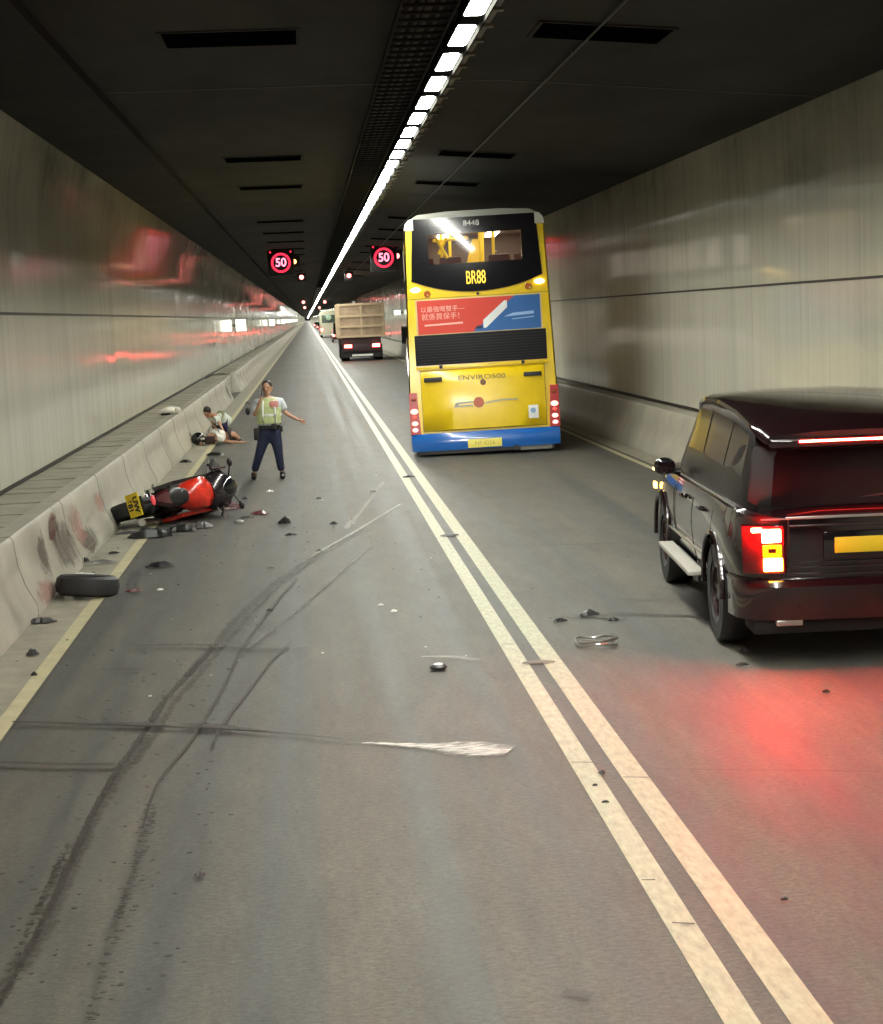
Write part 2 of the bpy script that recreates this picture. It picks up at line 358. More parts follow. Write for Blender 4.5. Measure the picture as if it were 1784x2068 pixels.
# curved ends of the two stretches at the gap
b = MB(); b.lathe((-3.0, 57.0, 0.36), (0, 0, 1), [(0.42, -0.37), (0.40, -0.25), (0.28, -0.05), (0.22, 0.37), (0.16, 0.385)], 24)
tag(b.build('barrier_end', M_barrier), 'rounded concrete end of the near left barrier at the gap', 'barrier')
b = MB(); b.lathe((-3.0, 64.0, 0.36), (0, 0, 1), [(0.42, -0.37), (0.40, -0.25), (0.28, -0.05), (0.22, 0.37), (0.16, 0.385)], 24)
tag(b.build('barrier_end', M_barrier), 'rounded concrete end of the far left barrier beyond the gap', 'barrier')
st = empty('access_steps', (-3.3, 57.9, 0))
for k in range(4): MB().box(-0.35, 0.35, 0.3 + k * 0.32, 5.4, 0.0 + k * 0.17 + 0.003 * k, 0.17 + k * 0.17, bev=0.01).build('step', M_slab, st)
tag(st, 'concrete steps up to the walkway inside the gap of the left barrier', 'steps')
# walkway of precast planks
b = MB(); y = Y0; random.seed(3)
while y < 330:
    L = 0.56
    if not (57.9 < y < 63.6): b.box(XL + 0.03, -3.005, y, y + L - (0.05 if y < 120 else 0.04), 0.66, 0.735 + random.uniform(-0.004, 0.004))
    y += L
b.box(XL + 0.03, -3.005, 330, Y1, 0.66, 0.735)
tag(b.build('walkway', M_slab, smooth=0), kind='structure')
tag(MB().box(XL + 0.03, -3.01, Y0, 57.9, 0.2, 0.652).box(XL + 0.03, -3.01, 63.6, Y1, 0.2, 0.652).build('walkway_bed', M_seam, smooth=0), kind='structure')
# left wall
wl = empty('tunnel_wall', (0, 0, 0))
tag(wl, 'long cream enamelled tunnel wall on the left with vertical streaks and reflections', 'wall')
def wallpart(name, prof, parent, m, thick=-0.25):
    bb = MB(); back = [(p[0] + thick, p[1]) for p in prof[::-1]]
    bb.prism(prof + back, 'y', Y0, Y1); return bb.build(name, m, parent, smooth=20)
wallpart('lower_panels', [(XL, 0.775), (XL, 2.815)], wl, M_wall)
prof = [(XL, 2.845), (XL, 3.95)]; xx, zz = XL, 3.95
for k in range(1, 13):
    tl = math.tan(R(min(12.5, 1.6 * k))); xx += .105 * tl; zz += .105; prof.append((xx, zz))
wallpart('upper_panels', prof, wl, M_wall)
wallpart('seam', [(XL + 0.008, 2.812), (XL + 0.008, 2.848)], wl, M_seam)
wallpart('skirting', [(XL + 0.02, 0.55), (XL + 0.02, 0.778)], wl, M_seam)
wr = empty('tunnel_wall', (0, 0, 0))
tag(wr, 'long cream enamelled tunnel wall on the right, behind the bus and the dark car', 'wall')
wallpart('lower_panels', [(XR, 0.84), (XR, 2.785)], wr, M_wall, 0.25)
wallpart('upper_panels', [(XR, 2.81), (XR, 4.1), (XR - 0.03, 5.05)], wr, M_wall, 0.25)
wallpart('seam', [(XR - 0.006, 2.782), (XR - 0.006, 2.813)], wr, M_seam, 0.25)
wallpart('skirting', [(XR - 0.02, 0.77), (XR - 0.02, 0.843)], wr, M_seam, 0.25)
t = profile([(5.82, -0.02), (5.82, 0.08), (5.90, 0.26), (5.99, 0.44), (6.03, 0.70), (6.07, 0.79), (6.42, 0.79), (6.42, -0.02)], Y0, Y1).build('crash_barrier', M_barrier)
tag(t, 'cream concrete crash barrier along the foot of the right wall', 'barrier')
# ceiling
ce = empty('tunnel_ceiling', (0, 0, 0)); tag(ce, 'sooty dark concrete ceiling over both lanes', 'ceiling')
MB().prism([(-2.25, 5.35), (2.4, 5.35), (6.9, 4.98), (6.9, 5.8), (-2.25, 5.8)], 'y', Y0, Y1).build('slab', M_ceil, ce)
MB().prism([(-4.2, 5.17), (-2.252, 5.24), (-2.252, 5.8), (-4.2, 5.8)], 'y', Y0, Y1).build('duct_soffit', M_ceil2, ce)
y = 2.0
while y < 330:
    b = MB(); b.prism([(-2.2, 5.343), (2.4, 5.343), (6.3, 5.022), (6.3, 5.05), (2.4, 5.36), (-2.2, 5.36)], 'y', y, y + 0.05); b.build('joint', M_seam, ce); y += 18.44
# thin pipe on the right of the ceiling
b = MB(); b.tube([(2.95, Y0, 5.27), (2.95, 400, 5.27)], 0.012, 6)
for k in range(40): b.box(2.93, 2.97, k * 9.0, k * 9.0 + 0.05, 5.27, 5.33)
tag(b.build('conduit', M_dmetal), 'thin metal conduit running along the right half of the ceiling', 'conduit')
# vents
def vent(w_, d_):
    r = empty('ceiling_vent'); MB().box(-w_/2, w_/2, -d_/2, d_/2, -0.012, 0.0).build('dark_plate', M_void, r)  # flat black plate standing in for the shade inside the slot
    f = MB(); f.box(-w_/2 - .04, w_/2 + .04, -d_/2 - .04, -d_/2, -0.014, 0); f.box(-w_/2 - .04, w_/2 + .04, d_/2, d_/2 + .04, -0.014, 0)
    f.box(-w_/2 - .04, -w_/2, -d_/2, d_/2, -0.014, 0); f.box(w_/2, w_/2 + .04, -d_/2, d_/2, -0.014, 0)
    f.build('frame', M_ceil, r)
    return r
ORD = ['nearest', 'second', 'third', 'fourth', 'fifth', 'sixth', 'seventh', 'eighth', 'ninth', 'tenth', 'eleventh', 'twelfth', 'thirteenth', 'fourteenth', 'fifteenth', 'sixteenth', 'seventeenth', 'eighteenth', 'nineteenth', 'twentieth']
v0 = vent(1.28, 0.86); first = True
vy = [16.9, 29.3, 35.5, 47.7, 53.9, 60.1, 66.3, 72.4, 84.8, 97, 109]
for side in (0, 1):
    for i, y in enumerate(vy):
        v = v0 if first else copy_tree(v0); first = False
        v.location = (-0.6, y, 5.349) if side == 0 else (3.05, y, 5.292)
        if side: v.rotation_euler = (0, R(4.7), 0)
        nm = 'left half of the ceiling' if side == 0 else 'right half of the ceiling'
        lab = ('large dark slot in the %s, nearest the viewer' % nm) if i == 0 else 'dark slot across the %s, %s from the viewer' % (nm, ORD[i])
        tag(v, lab, 'vent', 'dark slots across the %s' % nm)
# ceiling lamps, one by one
LY0, PITCH = 14.55, 1.652
hb = MB().box(-0.125, 0.125, -0.60, 0.60, 0.012, 0.10, bev=0.01); hb.box(-0.125, -0.112, -0.824, 0.824, -0.060, 0.011).box(0.112, 0.125, -0.824, 0.824, -0.045, 0.011).box(-0.02, 0.02, -0.4, -0.36, 0.09, 0.18).box(-0.02, 0.02, 0.36, 0.40, 0.09, 0.18)  # long side skirts added to keep lamp light off the upper walls
lamp0 = hb.build('ceiling_lamp', M_housing)
d = MB(); sh = [(-0.092, -0.50), (-0.062, -0.55), (0.062, -0.55), (0.092, -0.50), (0.092, 0.50), (0.062, 0.55), (-0.062, 0.55), (-0.092, 0.50)]
d.prism(sh, 'z', 0.0, 0.011); d.build('diffuser', M_lamp, lamp0, smooth=0)
n0 = -14; NL = 300
for k in range(n0, NL):
    o = lamp0 if k == n0 else copy_tree(lamp0)
    o.location = (1.585, LY0 + PITCH * k, 5.185)
    lab = {0: 'white LED ceiling lamp cut off by the top edge, nearest of the long row', 1: 'white LED ceiling lamp second from the top of the long row', 2: 'white LED ceiling lamp third from the top of the long row'}.get(k, 'white LED ceiling lamp, %s from the top edge in the long row' % ORD[k] if 2 < k < 20 else 'white LED lamp in the long unbroken row along the ceiling')
    tag(o, lab, 'lamp', 'row of white lamps along the ceiling')
b = MB()
for k in range(NL, int((Y1 - LY0) / PITCH)): y = LY0 + PITCH * k; b.box(-0.092, 0.092, y - .55, y + .55, 0, 0.011)
tag(b.build('far_ceiling_lamps', M_lamp, loc=(1.585, 0, 5.185), smooth=0), 'farthest lamps of the ceiling row merging into one white line', 'lamps', kind='stuff')
# cable tray and gear beside the lamps
tr = empty('cable_tray', (1.17, 0, 5.16)); tag(tr, 'dark ladder cable tray hung beside the row of lamps', 'cable tray')
b = MB(); b.box(-0.26, -0.24, Y0, 500, 0, 0.08).box(0.22, 0.24, Y0, 500, 0, 0.08); b.build('rail', mat('dull rung', (.012, .012, .012), .8, spec=.1), tr, smooth=0)
b = MB()
for k in range(420): b.box(-0.239, 0.219, -10 + k * 0.36, -10 + k * 0.36 + 0.06, 0.01, 0.035)
b.build('rungs', mat('dull rung', (.012, .012, .012), .8, spec=.1), tr, smooth=0)['kind'] = 'stuff'
b = MB()
for x, r_ in ((-0.15, .028), (-0.06, .02), (0.02, .03), (0.12, .018)): b.tube([(x, Y0, 0.04 + r_), (x, 300, 0.04 + r_)], r_, 6)
b.build('cables', M_black, tr)
rl = MB(); rl.box(1.74, 1.80, Y0, 500, 5.20, 5.30)
for k in range(300): rl.box(1.735, 1.83, -10 + k * 0.826, -10 + k * 0.826 + 0.1, 5.17, 5.198)
tag(rl.build('lamp_rail', mat('rail', (0.09, 0.09, 0.065), 0.5), smooth=0), 'steel mounting rail along the right side of the ceiling lamps', 'rail')

# marks on the road, children of the road
def mark(name, m, pts, wd, z):
    wd = wd if isinstance(wd, list) else [wd] * len(pts); P = []; Wd = []; rn = random.Random(len(pts) * 7 + int(z * 1000))
    for i in range(len(pts) - 1):
        n = max(1, int(math.dist(pts[i], pts[i+1]) / 0.12))
        for k in range(n):
            t = k / n; P.append((pts[i][0] + (pts[i+1][0] - pts[i][0]) * t + rn.gauss(0, .004), pts[i][1] + (pts[i+1][1] - pts[i][1]) * t)); Wd.append((wd[i] + (wd[i+1] - wd[i]) * t) * rn.uniform(.75, 1.25))
    P.append(pts[-1]); Wd.append(wd[-1])
    if len(P) > 6: P = [P[0]] + [tuple(sum(P[min(max(i + d, 0), len(P) - 1)][a] for d in (-2, -1, 0, 1, 2)) / 5 for a in (0, 1)) for i in range(1, len(P) - 1)] + [P[-1]]
    pts, wd = P, Wd
    b = MB(); b.ribbon(pts, wd, z); b.build(name, m, road, smooth=0, recalc=False)
s1 = [(-1.36,5.5),(-1.33,6.4),(-1.31,6.95),(-1.29,7.7),(-1.29,8.23),(-1.29,8.94),(-1.25,9.9),(-1.17,10.83),(-1.13,11.62),(-1.03,12.36),(-0.89,13.46),(-0.75,14.77),(-0.52,16.34),(-0.03,18.6),(0.53,20.58)]
mark('skid_mark', M_skid, s1[:11], [.045,.045,.045,.05,.055,.06,.06,.06,.07,.08,.07], 0.012)
mark('skid_mark', M_skid3, s1[9:], [.10,.14,.14,.13,.10,.06], 0.0125)
mark('skid_mark', M_skid3, [(x + .08, y) for x, y in s1[6:]], [.08] * 9, 0.014)
mark('skid_mark', M_skid3, [(x + .02, y - .2) for x, y in s1[2:8]], [.09, .10, .12, .12, .1, .08], 0.016)
mark('scrape_mark', M_scrape2, [(-0.1, 18.3), (0.50, 20.5), (1.16, 23.08)], .10, 0.018)
mark('scrape_mark', M_scrape2, [(0.35,20.66),(0.69,23.3),(1.07,26.33)], .12, 0.012)
s2 = [(-0.92,6.0),(-0.93,6.55),(-0.95,6.94),(-0.95,7.24),(-0.97,7.95),(-0.98,8.58),(-1.0,9.16),(-0.95,9.88),(-0.9,10.03),(-0.8,10.89),(-0.74,11.78),(-0.65,13.39),(-0.54,14.46),(-0.24,16.87)]
mark('skid_mark', M_skid2, s2[5:], [.02,.03,.03,.04,.045,.04,.045,.05,.05], 0.020)
mark('skid_mark', M_skid2, [(-0.72,10.22),(-0.66,10.93),(-0.54,11.73),(-0.44,12.55),(-0.26,13.47)], [.035,.045,.04,.035,.03], 0.024)
mark('skid_mark', M_skid3, [(-0.60, 13.3), (-0.2, 15.0), (0.25, 17.3), (0.6, 18.9)], [.05,.06,.07,.05], 0.020)
c1 = [(-2.09,11.16),(-1.77,11.05),(-1.33,10.86),(-0.84,10.68),(-0.42,10.48),(-0.2,10.34),(0.08,10.16)]
mark('crack', M_tar, c1, [.016,.018,.022,.020,.020,.016,.010], 0.034)
mark('crack', M_crack, c1, [.032,.032,.034,.034,.032,.028,.02], 0.028)
mark('crack', M_skid, [(-1.45,10.94),(-1.2, 10.86),(-1.02,10.79)], [.03,.11,.03], 0.032)
mark('crack', M_skid, [(-0.95,10.79),(-0.8,10.72),(-0.66,10.63),(-0.38,10.46)], [.03,.13,.11,.03], 0.032)
mark('crack', M_crack, [(-2.07,10.10),(-1.58,9.95),(-1.39,9.83),(-1.26,9.86)], [.04,.04,.05,.06], 0.036)
mark('crack', M_skid3, [(-1.08,13.52),(-0.61,13.33),(-0.12,13.10)], [.12,.26,.10], 0.036)
mark('crack', M_crack, [(-1.57,13.66),(-1.14,13.57),(-.9,13.45)], .035, 0.028)
mark('crack', M_crack, [(-1.7,12.75),(-1.35,12.66)], .025, 0.028)
mark('crack', M_crack, [(2.36,13.95),(2.8,13.80),(3.4,13.44)], .03, 0.012)
mark('crack', M_crack, [(2.64,14.63),(3.25,14.39)], .02, 0.012)
mark('scrape_mark', M_scrape, [(0.20,10.09),(0.40,10.01),(0.62,9.90),(0.87,9.76),(0.98,9.72),(1.06,9.68)], [.05,.12,.26,.50,.44,.30], 0.012)
mark('scrape_mark', M_scrape2, [(0.74,12.55),(0.95,12.50),(1.16,12.32)], [.08,.16,.1], 0.020)
mark('oil_stain', M_skid3, [(0.84,6.12),(0.94,6.06)], .14, 0.012)
mark('oil_stain', M_skid3, [(1.9, 13.85), (2.3, 13.95), (2.5, 13.6)], [.1, .3, .1], 0.016)
for pts in ([(1.38,12.9),(1.50,12.86)], [(1.38,9.35),(1.50,9.32)], [(1.61,8.98),(1.75,8.94)], [(1.38,7.3),(1.44,7.29)], [(1.40,6.75),(1.49,6.72)]): mark('crack', M_crack, pts, .014, 0.012)
for pts, wd in (([(-1.9, 19.8), (-1.2, 19.6), (-0.5, 19.5)], .02), ([(2.0, 18.2), (3.4, 17.9), (5.0, 17.6)], .03), ([(-2.0, 33.0), (1.3, 32.2)], .05), ([(-2.0, 45.0), (1.3, 44.0)], .06), ([(1.8, 9.0), (3.2, 8.6)], .012)):
    mark('crack', M_crack, pts, wd, 0.040)
random.seed(21)
b = MB()
for k in range(150):   # spots of tar and oil around the skid marks
    t = random.random(); y = 6.2 + 8 * t; x = random.choice((-0.93, -1.25, -0.7, -1.1, -1.5)) + random.gauss(0, 0.09) + 0.03 * max(0, y - 9)
    r_ = random.uniform(0.004, 0.013)
    b.prism([(x + r_ * 1.6 * math.cos(a) * random.uniform(.6, 1), y + r_ * 1.6 * math.sin(a) * random.uniform(.6, 1)) for a in (2 * math.pi * i / 7 for i in range(7))], 'z', 0.050, 0.052)
for k in range(230):  # broken rubber dashes along both tracks in the foreground
    tr_ = k % 2; t = random.random(); y = 6.0 + (2.3 if tr_ else 2.9) * t ** .8; x = (-1.32 if tr_ else -0.93 - .012 * (y - 6)) + random.gauss(0, .012 if random.random() < .7 else .035)
    r_ = random.uniform(.004, .013)
    b.prism([(x + r_ * 1.7 * math.cos(a) * random.uniform(.6, 1.1), y + r_ * 1.1 * math.sin(a) * random.uniform(.6, 1)) for a in (2 * math.pi * i / 7 for i in range(7))], 'z', 0.0502, 0.0518)
b.build('tar_spots', M_tar, road, smooth=0)
road.children[-1]['kind'] = 'stuff'
# scuffs on the near barrier face (on its sloping side)
def facemark(m, y, z, L, H, x0=0.0, rotx=0.0):
    b = MB(); b.uvl = b.bm.loops.layers.uv.new('uv')
    def X(zz):
        pf = [(0.0, -2.60), (0.10, -2.60), (0.30, -2.70), (0.48, -2.755), (0.70, -2.78), (0.745, -2.81)]
        for (za, xa), (zb, xb) in zip(pf, pf[1:]):
            if zz <= zb: return xa + (xb - xa) * max(0, (zz - za)) / (zb - za)
        return -2.81
    n = 7
    for i in range(n):
        za, zb = z + H * i / n, z + H * (i + 1) / n; ya, yb = y + rotx * i / n, y + rotx * (i + 1) / n
        f = b.face(((X(za) + .006, ya, za), (X(zb) + .006, yb, zb), (X(zb) + .006, yb + L, zb), (X(za) + .006, ya + L, za)))
        for l, uv in zip(f.loops, ((0, i / n), (0, (i + 1) / n), (1, (i + 1) / n), (1, i / n))): l[b.uvl].uv = uv
    b.build('scuff', m, barr, smooth=0, recalc=False)
facemark(M_blood, 17.2, 0.36, 0.75, 0.40, rotx=0.3)
facemark(M_grime, 16.3, 0.16, 0.8, 0.5, rotx=0.2)
facemark(M_grime, 17.2, 0.02, 1.8, 0.6)
facemark(M_pink, 18.7, 0.02, 1.1, 0.7)
facemark(M_pink, 15.5, 0.0, 1.3, 0.26)
facemark(M_grime, 18.7, 0.0, 1.7, 0.36)
facemark(M_pink, 20.9, 0.25, 1.0, 0.35)
facemark(M_grime, 21.6, 0.0, 0.9, 0.22)
facemark(M_grime, 36.6, 0.1, 0.5, 0.2)
facemark(M_grime, 55.0, 0.05, 1.6, 0.6)
# projecting light boxes on the left wall
def lightbox(x, y, z, w_, h_, lab, side):
    r = empty('light_box_sign', (x, y, z)); MB().box(-w_/2, w_/2, 0, 0.14, -h_/2, h_/2, bev=0.01).build('case', M_dmetal, r)
    MB().box(-w_/2 + .03, w_/2 - .03, -0.012, -0.001, -h_/2 + .03, h_/2 - .03).build('panel', mat('white light box', (.8, .8, .7), .4, emis=((1, 1, 0.82), 3.0)), r)
    MB().box(w_/2 - .01 if side > 0 else -w_/2 - .09, w_/2 + .09 if side > 0 else -w_/2 + .01, .04, .10, -.05, .05).build('bracket', M_dmetal, r)
    tag(r, lab, 'light box', 'white light boxes jutting from the walls')
ns = {0: 'nearest', 1: 'second nearest', 2: 'third nearest'}
for i, y in enumerate((85, 160, 235, 310, 385, 460, 535)):
    lightbox(XL + 0.36, y, 2.46, 0.56, 0.64, 'white lit box jutting from the left wall, %s of them' % (ns[i] if i < 3 else ORD[i] + ' nearest'), -1)
lightbox(XR - 0.36, 113, 2.80, 0.5, 0.35, 'small white lit box on the right wall left of the bus', 1)
cb = empty('wall_cabinet', (5.98, 108, 0.79)); MB().box(0, .4, 0, .5, 0, 1.1, bev=.02).build('body', mat('grey cabinet', (.16, .17, .13), .5), cb); MB().box(.05, .35, -.015, 0.0, .1, 1.0).build('door', M_dmetal, cb)
tag(cb, 'dark grey cabinet on the right barrier seen between tipper and bus', 'cabinet')

# overhead speed signs: red LED ring with 50
M_led = mat('red LED', (0.1, 0, 0.02), 0.5, emis=((1, 0.025, 0.06), 2.2)); M_ledw = mat('white pink LED', (0.1, 0, 0.02), 0.5, emis=((1, 0.30, 0.42), 2.2))
M_amber = mat('lit amber lamp', (0.6, 0.2, 0.02), 0.4, emis=((1, 0.45, 0.12), 7)); M_redsig = mat('lit red signal', (.3, 0, 0), .5, emis=((1, .2, .17), 8))
def speed_sign(x, y, lab):
    r = empty('speed_sign', (x, y, 4.85))
    MB().box(-.52, .52, 0, .2, -.52, .50, bev=.02).build('case', M_black, r)
    MB().lathe((0, -.012, 0), (0, 1, 0), [(.30, 0), (.385, 0), (.385, .01), (.30, .01)], 40, closed=True).build('ring', M_led, r)
    text('numerals', '50', .46, M_ledw, r, (0, -.006, 0), sx=.95, bold=.012)
    MB().box(-.03, .03, .05, .12, .5, .52).build('hanger', M_dmetal, r)
    for sx in (-.4, .4):
        MB().cyl((sx * 1.0, -.01, .42), (0, 1, 0), .035, .02, 10).build('flasher', M_led, r)
    tag(r, lab, 'speed sign', 'red ring speed signs under the ceiling'); return r
speed_sign(-0.9, 67.0, 'lit red ring speed sign reading 50 over the left lane')
speed_sign(3.10, 66.0, 'lit red ring speed sign reading 50 close left of the bus roof')
def signal(x, y, z, m, lab, r_=.11, cat='signal light'):
    r = empty('lane_signal', (x, y, z)); MB().box(-.24, .24, 0, .2, -.24, .24, bev=.02).build('case', M_black, r)
    MB().lathe((0, -.02, 0), (0, 1, 0), [(.0001, -.03), (r_ * .7, -.02), (r_, .02)], 16).build('lens', m, r)
    MB().box(-.02, .02, .05, .1, .24, 5.36 - z).build('hanger', M_dmetal, r)
    tag(r, lab, cat, 'small lane signals hung under the ceiling')
signal(-0.38, 67.2, 4.88, M_amber, 'small amber lamp just right of the left speed sign', .09)
signal(3.62, 66.1, 4.9, M_redsig, 'red lamp squeezed between right speed sign and bus', .10)
signal(-0.17, 91.5, 4.86, M_redsig, 'small red signal over the left lane, nearest after the speed sign', .12)
signal(2.40, 92.3, 4.86, M_redsig, 'small red signal right of the lamp row, nearest after the speed sign', .12)
signal(-0.34, 227, 4.9, M_redsig, 'tiny far red signal over the left lane', .2)
signal(2.60, 235, 4.9, M_redsig, 'tiny far red signal right of the lamp row', .2)
signal(-0.3, 330, 4.9, M_redsig, 'tiniest far red signal left of the lamp row', .24)
signal(2.70, 350, 4.9, M_redsig, 'tiniest far red signal right of the lamp row', .24)

# ---------------------------------------------------------------- wheels
def wheel(parent, c, r, wd, axis=(1, 0, 0), spokes=0, name='wheel', rimm=None):
    a = Vector(axis).normalized()
    w_ = MB(); h = wd / 2
    w_.lathe(c, axis, [(r * .62, -h), (r * .93, -h), (r, -h * .65), (r, h * .65), (r * .93, h), (r * .62, h)], 32, closed=True)
    o = w_.build(name, M_rubber, parent)
    q = MB(); q.lathe(c, axis, [(r * .615, -h * .9), (r * .60, h * .9), (r * .5, h * .9), (r * .5, -h * .9)], 32, closed=True)
    q.lathe(c, axis, [(r * .52, -h * .3), (r * .52, h * .1)], 32)
    q.build('rim', rimm or M_silver, o)
    if spokes:
        sp = MB(); u = a.orthogonal().normalized(); v = a.cross(u)
        for k in range(spokes):
            t = 2 * math.pi * k / spokes; dr = math.cos(t) * u + math.sin(t) * v
            for sg in (-1, 1): sp.tube([Vector(c) + a * h * .6 * sg + dr * r * .1, Vector(c) + a * h * .7 * sg + dr * r * .58], [r * .06, r * .045], 6)
        sp.cyl(c, a, r * .16, wd * .8, 14); sp.build('spokes', rimm or M_silver, o)
    return o

# ---------------------------------------------------------------- double decker bus (local: x centre 0, rear face y = 0)
def bus():
    r = empty('double_decker_bus', (3.17, 30.7, 0), (0, R(-1.0), R(-3.9)))
    tag(r, 'yellow double decker bus with blue bumper and black rear window, driving ahead', 'bus')
    MY = mat('bus yellow', (0.82, 0.57, 0.006), 0.26, coat=0.25, var=0.07, scale=3, coatr=0.14)
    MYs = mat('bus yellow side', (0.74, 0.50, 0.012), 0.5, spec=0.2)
    MBl = mat('bus blue', (0.012, 0.13, 0.50), 0.22, coat=0.6)
    MC = mat('bus cream', (0.72, 0.72, 0.62), 0.35)
    W, H, L = 1.36, 4.34, 11.8
    def hw(z): return W - 0.0 * z if z < 1.2 else W - (z - 1.2) * 0.030
    def sec(y, ins=0.0, z0=0.30, z1=None):
        z1 = z1 or H - ins
        zs = [z0, 1.2, 2.3, 3.3, 4.0, 4.18]
        right = [(hw(z) - ins, z) for z in zs] + [(hw(4.2) - .08 - ins, z1 - .03), (hw(4.2) - .30 - ins, z1)]
        pts = right + [(-x, z) for x, z in right[::-1]]
        return [(x, y, z) for x, z in pts]
    # shell without its rear cap
    b = MB(); b.loft([sec(0.06, .0), sec(0.2), sec(6), sec(L - .3), sec(L, .12)], caps=False)
    b.bm.faces.new([b.bm.verts.new(p) for p in sec(L, .12)])
    b.build('body', MYs, r)
    # rear panel with hole for the upper window
    outl = [(p[0], p[2]) for p in sec(0, .025)]
    hole = [(-.85, 3.50), (-.85, 4.03), (.84, 4.03), (.84, 3.50)]
    shape('rear_panel', [outl, hole], MY, r, y=0.0, thick=.06)
    # roof trim
    rt = [(-1.245, 4.33), (-1.0, 4.345), (-1.0, 4.40), (0, 4.45), (1.0, 4.40), (1.0, 4.345), (1.245, 4.33)]
    b = MB(); b.prism([(-1.17, 4.315), (-1.02, 4.40), (-.5, 4.435), (.5, 4.435), (1.02, 4.40), (1.17, 4.315)], 'y', -0.015, 11.6); b.build('roof', mat('roof grey', (.36, .37, .33), .35), r)
    for s in (-1, 1):
        b = MB(); b.prism([(s * x, z) for x, z in ((1.275, 4.13), (1.10, 4.13), (1.10, 4.33), (1.18, 4.325), (1.25, 4.25))], 'y', -0.03, 0.3); b.build('corner_cap', MC, r)
    # black surround with curved lower edge
    low = [(-1.19 + 2.38 * t / 16, 2.98 + 0.24 * (abs(t - 8) / 8) ** 2.1) for t in range(17)]
    surr = [(-1.115, 4.325), (1.115, 4.325)] + low[::-1]
    shape('window_surround', [surr, hole], M_gloss, r, y=-0.018, thick=.016)
    gl = glass_mat('clear window glass', (.93, .93, .90)); b = MB(); b.box(-.85, .84, .03, .034, 3.50, 4.03); b.build('rear_window', gl, r)
    # the saloon behind the window
    Mi = mat('saloon lining', (0.20, 0.16, 0.15), .6); Mse = mat('seat plum', (0.10, 0.05, 0.07), .7)
    ib = MB(); x0, x1, y0, y1, z0, z1 = -1.2, 1.2, .08, 6.0, 2.75, 4.22
    ib.face(((x0,y0,z0),(x1,y0,z0),(x1,y1,z0),(x0,y1,z0))); ib.face(((x0,y0,z1),(x1,y0,z1),(x1,y1,z1),(x0,y1,z1)))
    ib.face(((x0,y0,z0),(x0,y1,z0),(x0,y1,z1),(x0,y0,z1))); ib.face(((x1,y0,z0),(x1,y1,z0),(x1,y1,z1),(x1,y0,z1))); ib.face(((x0,y1,z0),(x1,y1,z0),(x1,y1,z1),(x0,y1,z1)))
    it = ib.build('saloon', Mi, r, smooth=0)
    MB().box(-.62, -.40, .5, 5.5, 4.17, 4.2).box(.40, .62, .5, 5.5, 4.17, 4.2).build('saloon_lamp', mat('saloon lamp', (.8, .7, .6), .4, emis=((1, .82, .62), 14)), r, smooth=0)
    yl = MB(); My = mat('yellow handrail', (.85, .62, .05), .35, emis=((1, .7, .1), .25))  # rails carry a faint glow of their own to look lit
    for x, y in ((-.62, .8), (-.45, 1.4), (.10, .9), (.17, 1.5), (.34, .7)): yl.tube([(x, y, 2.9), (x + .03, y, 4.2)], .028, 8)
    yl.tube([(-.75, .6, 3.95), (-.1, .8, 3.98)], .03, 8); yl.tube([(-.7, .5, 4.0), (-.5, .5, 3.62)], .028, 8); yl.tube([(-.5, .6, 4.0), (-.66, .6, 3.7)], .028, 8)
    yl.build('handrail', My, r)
    yp = MB(); yp.prism([(-.12, 3.52), (.22, 3.52), (.22, 4.0), (.02, 4.0)], 'y', 2.0, 2.05); yp.build('stair_panel', mat('stair yellow', (.70, .50, .06), .5, emis=((1, .65, .1), .2)), r)  # faint glow put into the panel in place of saloon light
    se = MB()
    for x in (-.95, -.45, .45, .92): se.box(x - .2, x + .2, .5, .6, 2.9, 3.64, bev=.04)
    se.build('seat', Mse, r)
    ps = empty('person', (0, 0, 0)); bpy.data.objects.remove(ps)
    # dashes of trim beside the surround, number and route display
    text('fleet_number', '8448', .135, mat('white lettering', (.75, .75, .70), .5), r, (-.05, -.022, 4.205), sx=1.1)
    text('route_display', 'BR88', .34, mat('amber LED text', (.2, .1, 0), .5, emis=((1, .62, .06), 2.2)), r, (-.02, -.022, 3.22), sx=.50)
    for s in (-1, 1):
        MB().ball((s * 1.13, -.02, 3.06 if s < 0 else 3.09), .10, .03, .05).build('upper_indicator', mat('lit cream amber', (.8, .5, .1), .3, emis=((1, .72, .25), 5)), r)
        MB().lathe((s * .92, -.001, 2.98 if s < 0 else 3.02), (0, -1, 0), [(.062, -.01), (.062, .02), (.045, .028), (.02, .02)], 20).build('upper_reflector', mat('orange lens', (.45, .12, .01), .25, coat=.5), r)
    MB().lathe((0, -.001, 2.935), (0, -1, 0), [(.03, 0), (.02, .02)], 10).build('camera_dot', M_black, r)
    # advertisement: red and blue board with lettering and a white slanted bar
    xa, xb, za, zb = -1.12, 1.12, 2.25, 2.86
    fr = MB(); fr.box(xa - .03, xb + .03, -.008, -.001, za - .02, zb + .02); fr.build('advert_frame', mat('advert edge', (.70, .55, .25), .5), r, smooth=0)
    shape('advert', [[(xa, za), (-.12, za), (.66, zb), (xa, zb)]], mat('advert red', (.62, .05, .03), .45), r, y=-.014, thick=.005)
    shape('advert', [[(-.12, za), (xb, za), (xb, zb), (.66, zb)]], mat('advert blue', (.02, .12, .36), .45), r, y=-.014, thick=.005)
    shape('advert_bar', [[(.07, 2.31), (.12, 2.31), (.52, 2.66), (.52, 2.78), (.47, 2.78), (.07, 2.45)]], mat('advert white', (.72, .76, .76), .4), r, y=-.02, thick=.005)
    shape('advert_foot', [[(-.10, 2.30), (.05, 2.30), (.05, 2.355), (-.04, 2.355)]], mat('advert navy', (.01, .02, .08), .4), r, y=-.02, thick=.005)
